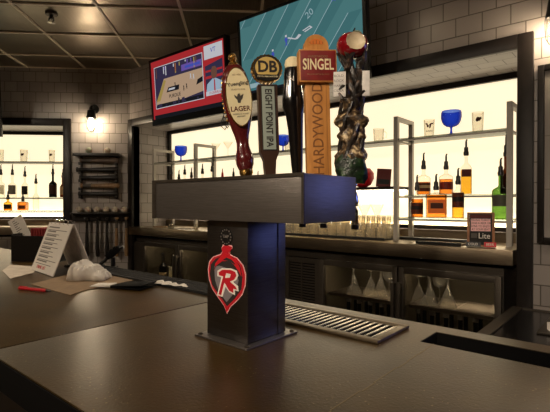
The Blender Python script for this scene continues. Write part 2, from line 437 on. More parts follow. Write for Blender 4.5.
M['cool_led2'] = emis('cooler_lamp_bright', (1, .84, .6, 1), 20)
M['liner'] = plain('cooler_liner', rgb(80, 73, 60), .4, .2)
def cooler(x0, cells, label, yf=2.93, drop=.315, loc=(0, 0, 0), rot=(0, 0, 0)):
    """cells: list of ('grille'|'panel'|'door', width, hinge)"""
    W = sum(c[1] for c in cells); H = .945
    top = -.397; base = top-H
    e = bpy.data.objects.new('bottle_cooler', None); COL.objects.link(e)
    e.location = (loc[0], loc[1], ZC+base); e.rotation_euler = rot
    tag(e, label, 'cooler')
    yb = yf+.44
    m = MB('steel_dark')
    m.box((x0, yf, H-.045), (x0+W, yb, H)); m.box((x0, yf, 0), (x0+W, yb, .1)); m.box((x0, yb-.02, .1), (x0+W, yb, H-.045))
    m.box((x0, yf+.0, .1), (x0+.02, yb-.02, H-.045)); m.box((x0+W-.02, yf, .1), (x0+W, yb-.02, H-.045))
    x = x0
    for c in cells[:-1]:
        x += c[1]
        if c[0] != 'door': m.box((x-.02, yf, .1), (x, yb-.02, H-.045))
    m.build('cabinet', e)
    x = x0
    for kind, w, hinge in cells:
        if kind == 'panel':
            m = MB('steel_dark'); m.box((x+.005, yf-.03, .1), (x+w-.005, yf-.001, H-.05), bev=.003); m.build('side_panel', e)
        elif kind == 'grille':
            m = MB('steel_dark')
            zt = H-.05
            m.box((x+.004, yf-.025, .1), (x+.045, yf-.001, zt)); m.box((x+w-.05, yf-.025, .1), (x+w-.004, yf-.001, zt))
            m.box((x+.045, yf-.025, zt-.03), (x+w-.05, yf-.001, zt)); m.box((x+.045, yf-.025, .1), (x+w-.05, yf-.001, .14))
            g = m.build('grille_frame', e)
            m = MB('black_matte'); m.box((x+.046, yf-.004, .141), (x+w-.051, yf-.001, zt-.031)); m.use('steel_dark')
            z = .15
            while z < zt-.04:
                m.box((x+.05, yf-.022, z), (x+w-.055, yf-.012, z+.011), Matrix.Identity(4)); z += .022
            m.box((x+.046+(w-.1)/2-.004, yf-.024, .141), (x+.046+(w-.1)/2+.004, yf-.01, zt-.031))
            m.build('louvers', e)
        else:
            zt = H-.0455; fr = .042
            m = MB('steel_dark'); d0, d1 = yf-.04, yf-.004
            for a, b in (((x+.005, d0, .09), (x+fr, d1, zt)), ((x+w-fr, d0, .09), (x+w-.005, d1, zt)),
                         ((x+fr, d0, zt-fr), (x+w-fr, d1, zt)), ((x+fr, d0, .09), (x+w-fr, d1, .09+fr))): m.box(a, b, bev=.002)
            d = m.build('door', e)
            m = MB('pane'); m.box((x+fr, d1-.012, .09+fr), (x+w-fr, d1-.008, zt-fr)); m.build('pane', d)
            hx = x+w-.022 if hinge == 'l' else x+.022
            m = MB('steel_dark'); m.box((hx-.011, d0-.045, zt-.48), (hx+.011, d0-.025, zt-.1), bev=.004)
            m.box((hx-.008, d0-.027, zt-.47), (hx+.008, d0-.0005, zt-.45)); m.box((hx-.008, d0-.027, zt-.13), (hx+.008, d0-.0005, zt-.11))
            m.build('handle', d)
            m = MB('steel')
            zz = H-drop
            for k in range(15): 
                yy = yf+.03+k*.0275
                m.cyl((x+.03, yy, zz), (x+w-.03, yy, zz), .0022, 6)
            for xx in (x+.03, x+w/2, x+w-.03): m.cyl((xx, yf+.03, zz-.004), (xx, yf+.42, zz-.004), .004, 6)
            m.box((x+.06, yf+.016, zz-.012), (x+w-.06, yf+.026, zz+.012))
            m.build('wire_shelf', e)
            m = MB('liner'); m.box((x+.021, yb-.026, .101), (x+w-.021, yb-.021, H-.05)); m.box((x+.021, yf+.001, .101), (x+.026, yb-.027, H-.05)); m.box((x+w-.026, yf+.001, .101), (x+w-.021, yb-.027, H-.05)); m.build('liner', e)
            m = MB(M['cool_led'] if drop < .5 else M['cool_led2']); m.box((x+.08, yf+.012, H-.078), (x+w-.08, yf+.04, H-.064)); m.build('interior_lamp', e)
        x += w
    return e, base, H
M['cool_led'] = emis('cooler_lamp', (1, .84, .6, 1), 18)
CG, CGb, CGh = cooler(-2.35, [('grille', .36, ''), ('door', .658, 'l'), ('door', .66, 'r')], 'steel bar cooler right of the tap tower with vent grille and two glass doors')
CL, _, _ = cooler(-4.62, [('panel', .2, ''), ('door', .64, 'l'), ('door', .64, 'r'), ('door', .66, 'l')], 'steel bar cooler left of the tap tower holding labelled wine bottles', drop=.54)
cooler(-1.35, [('door', .6, 'l')], 'steel cooler under the far left alcove behind the menus', yf=.05, loc=(CX, CY, 0), rot=(0, 0, PI/4))

# ================================================================ SHELF UNITS
SH = (.469, .06, -.105)       # shelf heights
CT = -.275                    # counter height
def shelf_unit(xa, xb, y0, y1, loc, rot, label, zs=SH, top=.632):
    e = bpy.data.objects.new('bottle_shelf', None); COL.objects.link(e); e.location = (loc[0], loc[1], ZC+CT+.0005); e.rotation_euler = rot
    tag(e, label, 'shelf'); o = -CT
    w = .032
    for x in (xa, xb):
        m = MB('post_steel')
        xi = (x, x+w) if x == xa else (x-w, x)
        m.box((xi[0], y0, 0), (xi[1], y0+w, top+o)); m.box((xi[0], y1-w, 0), (xi[1], y1, top+o)); m.box((xi[0], y0+w, top+o-.028), (xi[1], y1-w, top+o))
        for z in zs: m.box((xi[0]+.008, y0+w, z+o-.022), (xi[1]-.008, y1-w, z+o-.0095))
        m.build('side_frame', e)
    for z in zs:
        ys = y0+(.115 if z == zs[1] else 0)
        m = MB('shelf_glass'); m.box((xa+w+.001, ys+.004, z+o-.009), (xb-w-.001, y1-.004, z+o)); s = m.build('glass_shelf', e)
        m = MB('post_steel'); m.box((xa+w+.001, ys+.006, z+o-.022), (xb-w-.001, ys+.014, z+o-.0095)); m.build('shelf_rail', s)
        if z == zs[-1]:
            m = MB('led'); m.box((xa+w+.02, y1-.03, z+o-.018), (xb-w-.02, y1-.01, z+o-.0095)); m.build('led_strip', s)  # strip added to light the counter and glassware
    return e
shelf_unit(-1.44, -.655, 3.05, 3.345, (0, 0, 0), (0, 0, 0), 'steel framed glass shelf unit at the right end of the right alcove')
shelf_unit(-4.46, -3.68, 3.05, 3.345, (0, 0, 0), (0, 0, 0), 'steel framed glass shelf unit at the left end of the right alcove')
# bridge shelves between the units
e = empty('bridge_shelf', (-2.55, 3.05, SH[0]), 'long glass shelf spanning the gap between the two steel shelf units', 'shelf')
m = MB('shelf_glass'); m.box((-1.128, .004, -.009), (1.108, .29, 0)); m.build('glass_shelf', e)
m = MB('post_steel'); m.box((-1.128, .0, -.02), (1.108, .01, -.0095)); m.build('shelf_rail', e)
e = empty('ledge_shelf', (-2.55, 3.12, .125), 'dark ledge shelf behind the taps carrying the red ornament', 'shelf')
m = MB('frame_dark'); m.box((-1.128, 0, -.02), (1.108, .245, 0)); m.build('ledge', e)
m = MB('led'); m.box((-1.1, .2, -.029), (1.08, .225, -.0205)); m.build('led_strip', e)  # strip added for light below the ledge
# far left niche shelves
shelf_unit(L0+.05, L1-.01, .08, .4, (CX, CY, 0), (0, 0, PI/4), 'glass shelves in the far left alcove', zs=(.49, .07, -.09), top=.5)

# ================================================================ BOTTLES AND GLASSES
def bottle(name, label, cat, loc, h, r, glassmat, neck=.3, shoulder=.12, liq=None, fill=.6, lab=None, labz=(.12, .5), pour=True, square=False, nr=.013, rot=0, capm='black', group=None, capl=.085, lab2=None):
    e = empty(name, loc, label, cat, rot=(0, 0, rot), group=group)
    zs = h*(1-neck-shoulder); zn = h*(1-neck)
    prof = [(r*.9, 0), (r, .006), (r, zs), (r*.86, zs+(zn-zs)*.45), (nr*1.25, zn), (nr, zn+.01), (nr, h-.012), (nr*1.2, h-.01), (nr*1.2, h)]
    n = 4 if square else 18
    m = MB(glassmat)
    if square:
        Mr = Matrix.Rotation(PI/4, 4, 'Z')
        pr = [(a*(1.38 if i < 4 else 1.1), z) for i, (a, z) in enumerate(prof)]
        m.lathe(pr, 4, M4=Matrix.Diagonal((1, .72, 1, 1)) @ Mr)
    else: m.lathe(prof, n)
    g = m.build('glass_body', e)
    if liq:
        fz = h*fill; q = []
        for i in range(len(prof)-1):
            (r0, z0), (r1, z1) = prof[i], prof[i+1]
            q.append((max(r0-.002, .003), max(z0, .004)))
            if z1 >= fz: 
                k = (fz-z0)/(z1-z0); q.append((r0+(r1-r0)*k-.002, fz)); break
        m = MB(liq)
        if square: m.lathe([(a*1.36, z) for a, z in q], 4, M4=Matrix.Diagonal((1, .70, 1, 1)) @ Mr)
        else: m.lathe(q, n)
        m.build('liquid', e)
    if lab:
        z0, z1 = h*labz[0], h*labz[1]
        m = MB(lab)
        if square:
            m.box((-r*.85, -r*.72-.001, z0), (r*.85, -r*.72+.0003, z1))
            if lab2: m.use(lab2); m.box((-r*.6, -r*.72-.0016, z0+(z1-z0)*.35), (r*.6, -r*.72-.0008, z0+(z1-z0)*.75))
        else:
            k = 14; a0 = -PI/2-1.25; a1 = -PI/2+1.25
            def band(rr, za, zb):
                for i in range(k):
                    p = a0+(a1-a0)*i/k; q2 = a0+(a1-a0)*(i+1)/k
                    m.face([(rr*math.cos(p), rr*math.sin(p), za), (rr*math.cos(q2), rr*math.sin(q2), za), (rr*math.cos(q2), rr*math.sin(q2), zb), (rr*math.cos(p), rr*math.sin(p), zb)])
            band(r+.0008, z0, z1)
            if lab2: m.use(lab2); band(r+.0014, z0+(z1-z0)*.4, z0+(z1-z0)*.72)
        m.build('label', e)
    if pour:
        m = MB(capm)
        m.lathe([(nr*1.35, h-.02), (nr*1.4, h+.002), (nr*1.1, h+.012), (nr*1.1, h+capl*.42), (nr*.55, h+capl*.5), (nr*.5, h+capl*.9)], 12)
        m.tube([(0, 0, h+capl*.85), (0, 0, h+capl*.97), (nr*.5, 0, h+capl*1.08)], nr*.42, 8)
        m.build('pourer', e)
    else:
        m = MB(capm); m.lathe([(nr*1.3, h-.03), (nr*1.35, h+.004), (nr*1.1, h+.006)], 12); m.build('cap', e)
    return e
def face_cam(x, y): return math.atan2(-x, y) * 1.0   # turn -y towards the viewer's side of the bar
def on_shelf(px, Y, z):
    x, y, _ = BW(px, 0, Y); return (x, y, z)
A = math.radians(22)
# front row, lowest shelf of the right unit
bottle('whiskey_bottle', 'short amber whiskey bottle with dark label, leftmost on the lowest right shelf', 'bottle', on_shelf(417, 3.10, SH[2]), .215, .044, 'glass', neck=.28, liq='amber', fill=.62, lab='lab_dark', labz=(.12, .5), rot=A, lab2='lab_black')
bottle('liqueur_bottle', 'square bright orange bottle with black pourer, wide body on lowest right shelf', 'bottle', on_shelf(436, 3.10, SH[2]), .215, .068, 'glass', neck=.17, shoulder=.08, liq='orange', fill=.76, lab='lab_orange', labz=(.16, .6), square=True, rot=A*1.2, nr=.014, lab2='lab_dark')
bottle('whiskey_bottle', 'yellow and dark brown bottle standing just right of the square orange bottle', 'bottle', on_shelf(458, 3.10, SH[2]), .25, .039, 'glass', neck=.22, liq='gold_liq', fill=.6, lab='lab_dark', labz=(.3, .7), rot=A, lab2='lab_black')
bottle('liqueur_bottle', 'green glass bottle with black pourer at the right end of shelf', 'bottle', on_shelf(500.5, 3.10, SH[2]), .30, .051, 'green_gl', neck=.3, shoulder=.1, liq=None, lab='lab_grey', labz=(.28, .52), rot=A)
# middle shelf of the right unit
bottle('whiskey_bottle', 'clear shouldered bottle half full of amber, leftmost on the middle right shelf', 'bottle', on_shelf(423.5, 3.225, SH[1]), .21, .05, 'glass', neck=.3, liq='amber', fill=.45, lab='lab_dark', labz=(.12, .42), rot=A, capl=.095, lab2='lab_tan')
bottle('whiskey_bottle', 'clear bottle with amber liquid and brick red label behind the orange bottle', 'bottle', on_shelf(446, 3.225, SH[1]), .20, .048, 'glass', neck=.26, liq='orange', fill=.55, lab='lab_maroon', labz=(.18, .45), rot=A)
bottle('whiskey_bottle', 'tall golden square bottle with slanted maroon label and black pourer', 'bottle', on_shelf(466, 3.225, SH[1]), .29, .036, 'glass', neck=.26, liq='gold_liq', fill=.58, lab='lab_maroon', labz=(.42, .6), square=True, rot=A)
bottle('brandy_bottle', 'brown bottle with a long dark pourer behind the green bottle', 'bottle', on_shelf(506, 3.25, SH[1]), .27, .036, 'brown_gl', neck=.4, liq='brown_gl', fill=.5, rot=A, capl=.12)
# left unit, middle shelf: only necks show above the tap box
GB = 'clear liquor bottles on the left shelf unit'
for i, (px, h, r, gm, lq, lab, txt) in enumerate([
        (171.5, .30, .034, 'brown_gl', None, None, 'dark brown bottle at the far left end of the left shelf unit'),
        (179, .235, .034, 'glass', None, 'lab_white', 'short clear bottle with black pourer, second from left on left shelf unit'),
        (184.8, .285, .032, 'glass', None, 'lab_grey', 'taller clear bottle with grey neck, third from left on left shelf unit'),
        (191.5, .25, .032, 'brown_gl', None, None, 'dark bottle half hidden behind the front steel post of left shelf unit'),
        (202.5, .28, .036, 'glass', 'green_gl', 'lab_white', 'pale green bottle right of the front post of left shelf unit'),
        (212, .30, .034, 'glass', None, 'lab_black', 'black necked bottle beside the rear steel post of left shelf unit')]):
    bottle('liquor_bottle', txt, 'bottle', on_shelf(px, 3.22+.02*(i % 2), SH[1]), h, r, gm, liq=lq, lab=lab, group=GB)
# items on the ledge between the units (tops visible over the tap box)
for i, (px, h, r, gm, lq, lab, cm, txt) in enumerate([
        (222.5, .17, .028, 'glass', None, 'lab_white', 'red', 'small clear bottle with a red pourer behind the leftmost tap'),
        (233.5, .17, .040, 'glass', None, 'lab_black', 'black', 'squat bottle with wide black label behind the leftmost tap'),
        (258, .12, .028, 'glass', 'amber', None, 'black', 'small amber bottle between the first two tap handles'),
        (284.5, .075, .02, 'glass', 'gold_liq', 'lab_tan', 'offwhite', 'tiny pale yellow bottle just right of the second tap handle'),
        (291, .075, .02, 'glass', 'gold_liq', 'lab_tan', 'offwhite', 'tiny pale yellow bottle half behind the black tap handle'),
        (297, .075, .022, 'dark_gl', None, 'lab_white', 'black', 'tiny dark bottle behind the black tap handle')]):
    bottle('liquor_bottle', txt, 'bottle', on_shelf(px, 3.22, .1255), h, r, gm, liq=lq, lab=lab, capm=cm, nr=.01, capl=.06)

# glassware
def goblet(loc, label, sc=1, group=None):
    e = empty('goblet', loc, label, 'goblet', group=group)
    m = MB('blue_glass'); m.lathe([(.03*sc, .058*sc), (.046*sc, .070*sc), (.056*sc, .09*sc), (.061*sc, .115*sc), (.060*sc, .14*sc), (.056*sc, .152*sc)], 24, cap=False)
    m.lathe([(.008*sc, .052*sc), (.03*sc, .058*sc)], 24, cap=False); m.build('bowl', e)
    m = MB('blue_glass'); m.lathe([(.034*sc, 0), (.03*sc, .005*sc), (.008*sc, .016*sc), (.006*sc, .04*sc), (.008*sc, .052*sc)], 16); m.build('stem', e)
    return e
GZ = SH[0]
x, y, _ = BW(451, 0, 3.16); goblet((x, y, GZ), 'cobalt blue goblet on the top shelf of the right shelf unit', 1.13)
x, y, _ = BW(181, 0, 3.16); goblet((x, y, GZ), 'cobalt blue goblet on the top shelf of the left shelf unit', 1.16)
x, y, _ = BW(283, 0, 3.16); goblet((x, y, SH[0]-.0), 'cobalt blue goblet behind the second tap handle', 1.0)
def pint(loc, label, h=.13, r=.038, logo=None, rot=0, handle=False, name='pint_glass', cat='glass', flip=False, group=None, gm='glass'):
    e = empty(name, loc, label, cat, rot=(0, 0, rot), group=group)
    m = MB(gm); a, b = (r*.86, r) if not flip else (r, r*.8)
    pr = [(a*.95, .0), (a, .004), (b, h), (b-.002, h), (a-.003, .012), (.001, .012)]
    if flip: pr = [(a, 0), (b, h-.004), (b*.95, h), (.001, h), (.001, h-.012), (b-.003, h-.012), (a-.002, 0)]
    m.lathe(pr, 18, cap=False); m.build('glass_body', e)
    if handle:
        m = MB('glass'); m.tube([(a, 0, h*.25), (a+.03, 0, h*.3), (a+.034, 0, h*.6), (b-.002, 0, h*.82)], .004, 8); m.build('handle', e)
    if logo: logo(e, r*.93, h)
    return e
def vt_logo(e, r, h):
    m = MB('maroon'); k = .0008+r
    # slanted joined V and T
    for poly in ([(-.026, .1), (-.014, .1), (-.008, .082), (.008, .1), (.027, .1), (.025, .092), (.014, .092), (.006, .064), (-.003, .064), (.003, .088), (-.008, .07), (-.015, .07), (-.022, .092), (-.028, .092)],):
        m.prism([(p[0], p[1]) for p in poly], -k-.0006, -k)
    for i in range(5): m.box((-.022+i*.009, -k-.0006, .04), (-.016+i*.009, -k, .047))
    m.build('logo', e)
def dark_logo(e, r, h):
    m = MB('lab_dark'); k = r+.0008
    m.prism([(-.014, .095), (-.004, .104), (.008, .1), (.018, .104), (.02, .09), (.01, .078), (-.008, .072), (-.016, .08)], -k-.0006, -k)
    m.build('logo', e)
x, y, _ = BW(429, 0, 3.16); pint((x, y, GZ), 'clear pint glass with a maroon VT logo on top right shelf', logo=vt_logo, rot=math.radians(24))
x, y, _ = BW(477.5, 0, 3.16); pint((x, y, GZ), 'clear pint glass with a dark round logo right of blue goblet', logo=dark_logo, rot=math.radians(20), h=.14)
x, y, _ = BW(378.5, 0, 3.14); pint((x, y, GZ), 'clear handled glass mug on the glass shelf left of the steel post', h=.105, r=.042, handle=True, name='beer_mug', cat='mug')
x, y, _ = BW(288.5, 0, 3.2); pint((x, y, GZ), 'clear glass beside the blue goblet behind the taps', h=.1)
def stemmed(loc, label, h=.17, r=.05, kind='martini', flip=False, name='martini_glass', group=None, gm='glass'):
    e = empty(name, loc, label, 'glass', group=group)
    f = (lambda z: h-z) if flip else (lambda z: z)
    m = MB(gm)
    if kind == 'martini': pr = [(.004, f(h*(.25 if flip else .55))), (r, f(h))]
    else: pr = [(.004, f(h*.5)), (r*.75, f(h*.6)), (r, f(h*.78)), (r*.8, f(h))]
    m.lathe(pr, 20, cap=False); m.build('bowl', e)
    m = MB(gm); m.lathe([(.034, f(0.0)), (.032, f(.003)), (.0045, f(.012)), (.0038, f(h*(.25 if flip else .55)))], 12, cap=False); m.build('stem', e)
    return e
for px, lb in ((216, 'martini glass on the top shelf right of the rear post of the left unit'), (228, 'martini glass on the top shelf nearest the leftmost tap handle'), (171, 'martini glass at the left end of the top shelf of the left unit')):
    x, y, _ = BW(px, 0, 3.18); stemmed((x, y, GZ), lb, h=.16, r=.052)
for px, lb in ((364.5, 'left one of two martini glasses standing behind the rack of pint glasses'), (377, 'martini glass behind the pint glass rack nearest the steel post')):
    x, y, _ = BW(px, 0, 3.29); stemmed((x, y, CT+.001), lb, h=.262, r=.055, name='martini_glass')

# rack of upside-down pint glasses on the counter
xa = BW(284, 0, 3.0)[0]; xb = BW(386, 0, 3.0)[0]
t = empty('bar_mat', ((xa+xb)/2, 3.1, CT+.001), 'black rubber tray mat under the rows of upturned pint glasses', 'mat')
w = (xb-xa)/2; m = MB('rubber'); m.box((-w, -.13, 0), (w, .13, .008)); m.box((-w, -.13, .008), (w, -.124, .018)); m.box((-w, .124, .008), (w, .13, .018)); m.build('mat', t)
first = None; nx = 11
for j in range(3):
    for i in range(nx):
        p = (xa+.045+(xb-xa-.09)*i/(nx-1), 3.02+.08*j, CT+.0095)
        if first is None:
            first = pint(p, 'upturned clear pint glass in the rows on the black tray mat', h=.17, r=.041, flip=True, gm='glass_rack', group='upturned pint glasses on the counter mat')
        else:
            c = copy_tree(first); c.location = R(p)

# sign stand, tray and small things on the counter
x0_, _, _ = BW(470, 0, 2.93); x1_, _, _ = BW(492, 0, 2.93)
cx = (x0_+x1_)/2
e = empty('table_sign', (cx, 2.93, CT+.002), 'small wooden framed beer sign reading LITE standing on the steel counter', 'sign', rot=(math.radians(-6), 0, math.radians(18)))
M['sign_wood'] = plain('sign_wood', rgb(140, 84, 34), .5, c2=rgb(116, 68, 28), scale=20)
m = MB('sign_wood'); hw = .078; hh = .215
m.box((-hw, -.008, 0), (-hw+.014, .012, hh)); m.box((hw-.014, -.008, 0), (hw, .012, hh)); m.box((-hw+.014, -.006, 0), (hw-.014, .012, .012)); m.box((-hw+.014, -.006, hh-.01), (hw-.014, .012, hh)); m.build('sign_frame', e)
m = MB('lab_black'); m.box((-hw+.0145, 0, .0125), (hw-.0145, .008, hh-.0105))
m.use('lab_maroon'); m.box((-hw+.018, -.001, .18), (hw-.018, -.0002, .2))
m.use('pinkwhite'); m.box((-hw+.022, -.001, .098), (hw-.022, -.0002, .176))
for i, tx in enumerate(('FEELING THIRSTY', 'GRAB A BEER OR', 'WINE TO ENJOY', 'AT YOUR SEAT')):
    text_pts(m, tx, .019, FACE(0, -.0014, .167-i*.0195), 'ink', squeeze=.8)
text_pts(m, 'Lite', .05, FACE(.02, -.0014, .068), 'white', squeeze=.9)
m.use('lab_grey'); m.box((-.055, -.001, .055), (-.02, -.0002, .085))
m.build('sign_face', e)
m = MB('black'); m.box((-.085, -.03, .0), (.0, -.009, .03)); m.use('red'); m.box((.018, -.03, 0), (.085, -.009, .03))
text_pts(m, 'COLD', .02, FACE(-.045, -.0306, .015), 'white'); text_pts(m, 'BEER', .02, FACE(.05, -.0306, .015), 'white'); m.build('coaster_holder', e)
p = BW(442, 0, 2.97)
e = empty('serving_tray', (p[0], 2.97, CT+.001), 'shallow brown tray lying on the counter left of the sign', 'tray')
m = MB('kraft'); m.box((-.14, -.07, 0), (.14, .08, .012), bev=.004); m.build('tray_base', e)
m = MB('black'); m.box((-.148, .086, 0), (.148, .14, .03), bev=.005); m.build('back_rim', e)
m = MB('black'); m.box((-.148, -.078, 0), (.148, -.072, .02)); m.build('front_rim', e)
p = BW(412, 0, 3.2)
tag(MB('black').box((-.11, -.03, 0), (.11, .03, .02), bev=.004).build('menu_holder', loc=R((p[0]+.02, 3.2, CT+.001))), 'flat black holder lying behind the brown tray under the shelves', 'holder')
for px, w_, h_, mt, nm, lb in ((160, .07, .014, 'kraft', 'cutting_board', 'pale wooden board lying under the left end of tap box'), (172, .03, .05, 'glass', 'shot_glass', 'small shot glass on the counter below the tap box'), (186, .1, .01, 'paper_warm', 'paper_stack', 'paper sheets lying on counter under the tap box'), (196, .028, .06, 'glass', 'shot_glass', 'small clear glass beside the column of the tap tower')):
    p = BW(px, 0, 2.98)
    mm = MB(mt)
    if mt == 'glass': mm.lathe([(w_*.7, 0), (w_, h_), (w_-.002, h_), (w_*.7-.002, .006), (.001, .006)], 14, cap=False)
    else: mm.box((-w_, -w_*.6, 0), (w_, w_*.6, h_), Matrix.Rotation(.3, 4, 'Z'))
    tag(mm.build(nm, loc=R((p[0], 2.98, CT+.001))), lb, nm.replace('_', ' '))

# red ornament and red framed card on the ledge
p = BW(366, 0, 3.18)
e = empty('apple_ornament', (p[0]-.03, 3.18, .1255), 'large red apple ornament behind the apple topped tap handle', 'ornament')
m = MB('red'); m.lathe([(.03, 0), (.065, .02), (.09, .07), (.088, .115), (.06, .15), (.02, .152), (.004, .14)], 24); m.build('apple_body', e)
m = MB('wood_dark'); m.tube([(0, 0, .14), (.004, 0, .165), (.012, 0, .185)], .004, 6); m.build('stem', e)
p = BW(383, 0, 3.16)
e = empty('menu_card', (p[0], 3.16, .1255), 'dark red menu card leaning beside the left post of the right shelf unit', 'card', rot=(math.radians(-12), math.radians(4), math.radians(25)))
m = MB('lab_maroon'); m.box((-.055, 0, 0), (.055, .008, .145), bev=.001); m.use('lab_black'); m.box((-.045, -.001, .02), (.045, -.0002, .06)); m.build('card_face', e)

# bottles and glasses in the far left niche
def LP(px, d): 
    x, _, _ = LW(px, 0, d); w = lw2w(x, d); return w
LZ = (.49, .07, -.09)
for args in [
    (23, .14, LZ[2], .13, .052, 'glass', .16, 'orange', .8, 'lab_orange', 'lab_dark', 'short orange liquor bottle low in the far left alcove', .085, True),
    (8, .145, LZ[2], .15, .045, 'gold_liq', .3, 'gold_liq', .4, 'lab_black', None, 'yellow bottle with a dark label at the left edge of the view', .08, False),
    (36, .15, LZ[2], .34, .034, 'glass', .42, None, .5, None, None, 'tall slim clear bottle on the lowest shelf of the far left alcove', .09, False),
    (12.5, .27, LZ[1], .29, .045, 'glass', .4, None, .5, 'lab_grey', None, 'clear bottle with grey label on the far left alcove middle shelf', .1, False),
    (25, .27, LZ[1], .27, .036, 'glass', .36, None, .5, 'lab_black', None, 'bottle with tall dark label above the orange bottle', .1, False),
    (53, .27, LZ[1], .30, .045, 'dark_gl', .35, None, .5, 'lab_dark', None, 'black bottle with a siphon style spout in far left alcove', .1, False),
    (63, .27, LZ[1], .26, .034, 'brown_gl', .4, None, .5, 'lab_tan', None, 'brown bottle with tan label against the alcove right edge', .09, False),
    (1, .27, LZ[1], .29, .042, 'glass', .36, None, .5, 'lab_white', None, 'clear bottle with white label at the far left edge of the view', .1, False)]:
    px, d, z, h, r, gm, nk, lq, fl, lb, lb2, txt, cl, sq = args
    w = LP(px, d)
    bottle('liquor_bottle', txt, 'bottle', (w[0], w[1], z), h, r, gm, neck=nk, liq=lq, fill=fl, lab=lb, lab2=lb2, rot=PI/4, capl=cl, square=sq)
w = LP(24, .2); pint((w[0], w[1], LZ[0]), 'wide white mug with handle on the far left alcove top shelf', h=.15, r=.042, handle=True, name='beer_mug', cat='mug', rot=PI/4, logo=dark_logo)
w = LP(52, .2); pint((w[0], w[1], LZ[0]), 'clear pint glass with dark logo on the far left alcove top shelf', h=.15, r=.036, rot=PI/4, logo=dark_logo)
w = LP(.5, .2); pint((w[0], w[1], LZ[0]), 'pint glass cut by left edge of the view on top shelf', h=.15, r=.04, rot=PI/4, logo=dark_logo)

# cooler contents
CZ = CGb  # cooler base height relative to the eye
zsh = CGb+CGh-.315
for i, (px, Y, lb) in enumerate(((354, 3.05, 'upturned stemmed glass at left inside the left door of the right cooler'), (371, 3.05, 'upturned stemmed glass in the middle behind the left cooler door glass'), (381, 3.1, 'upturned stemmed glass third along behind left cooler door'), (389, 3.16, 'round stemmed glass near the hinge inside left cooler door'),
        (419, 3.02, 'upturned stemmed glass at left inside the right door of the right cooler'), (430, 3.06, 'upturned stemmed glass second along behind the right cooler door'), (448, 3.06, 'upturned stemmed glass third along behind the right cooler door'), (440, 3.16, 'round stemmed glass standing behind the others in right cooler door'))):
    p = BW(px, 0, Y)
    rnd = 'round' in lb
    stemmed((p[0], Y, zsh+.004), lb, h=.2, r=.05 if rnd else .062, kind='wine' if rnd else 'martini', flip=not rnd, name='wine_glass' if rnd else 'martini_glass', gm='glass_rack')
GW = 'dark wine bottles standing in the right cooler'
k = 0; fb = None
for door_x in (-1.93, -1.27):
    for j in range(2):
        for i in range(6):
            if door_x < -1.9 and i < 1: continue
            p = (door_x+.03+i*.095, 3.03+.11*j, CGb+.1005)
            if fb is None:
                fb = bottle('wine_bottle', 'dark wine bottle with pale label in the lower part of the right cooler', 'bottle', p, .50, .037, 'dark_gl', neck=.3, lab='lab_white', labz=(.12, .4), pour=False, group=GW, capm='lab_grey', nr=.014, rot=.35)
            else:
                c = copy_tree(fb); c.location = R(p)
p = BW(163, 0, 3.03); bottle('wine_bottle', 'dark wine bottle with cream label, left one in the left cooler', 'bottle', (p[0], 3.03, CGb+CGh-.54+.0035), .36, .045, 'dark_gl', lab='lab_tan', labz=(.12, .42), pour=False, rot=.8, nr=.015)
p = BW(172.5, 0, 3.03); bottle('wine_bottle', 'wine bottle with white and yellow labels, right one in left cooler', 'bottle', (p[0], 3.03, CGb+CGh-.54+.0035), .36, .042, 'dark_gl', lab='lab_white', labz=(.1, .66), pour=False, rot=.8, nr=.015, lab2='offwhite', capm='gold')

# ================================================================ THE BAR
BZ = -.32
e = empty('bar_counter', (-1.2, .74, -ZC), 'long brown speckled concrete bar across the whole foreground', 'bar')
o = BZ+ZC
bx = lambda v: v+1.2
by = lambda v: v-.74
m = MB('concrete')
segs = [(-4.6, -1.092), (-1.088, -.376), (-.372, 1.6)]
T = .05
# trough opening in the right slab: x > -.405 ; y 1.0 .. 1.1
def slab(a, b, c, d): m.box((bx(a), by(c), o-T), (bx(b), by(d), o), bev=.0025)
slab(-4.6, -1.0945, .33, 1.155)
# joint drawn as a real gap, the trough is cut out of the last slab
out = [(-1.087, .33), (1.6, .33), (1.6, .998), (-.405, .998), (-.405, 1.1), (1.6, 1.1), (1.6, 1.155), (-1.087, 1.155)]
ta = [m.bm.verts.new((bx(a), by(b), o)) for a, b in out]; tb = [m.bm.verts.new((bx(a), by(b), o-T)) for a, b in out]
m.bm.faces.new(ta); m.bm.faces.new(list(reversed(tb)))
for k in range(len(out)): m.bm.faces.new((ta[k], tb[k], tb[(k+1) % len(out)], ta[(k+1) % len(out)]))
m.build('bar_top', e)
m = MB('black_matte'); m.box((bx(-1.0943), by(.335), o-T), (bx(-1.0872), by(1.15), o-.003)); m.build('joint_filler', e)
m = MB('black_matte')
m.box((bx(-.4045), by(1.0), o-T-.01), (bx(1.6), by(1.098), o-T+.001)); m.box((bx(-.4045), by(1.0965), o-T+.001), (bx(1.6), by(1.0995), o-.001)); m.box((bx(-.4065), by(1.0), o-T+.001), (bx(-.402), by(1.0965), o-.001)); m.build('trough', e)
m = MB('wood_dark'); m.box((bx(-4.6), by(.55), 0), (bx(1.6), by(1.08), o-T-.011)); m.build('bar_body', e)
m = MB('black_matte'); m.box((bx(-4.6), by(.328)-.002, o-T-.012), (bx(1.6), by(.3299), o-.0025), bev=.0008); m.build('edge_band', e)
M['seam'] = plain('filled_seam', rgb(118, 103, 76), .6)
m = MB('seam')
random.seed(3)
pts = []
for k in range(15):
    yy = .34+(1.0-.34)*k/14
    pts.append((bx(-.374+random.uniform(-.002, .002)), by(yy)))
for a, b in zip(pts, pts[1:]): m.box((a[0]-.0012, a[1], o), (a[0]+.0012, b[1], o+.0003))
m.build('filled_seam', e)

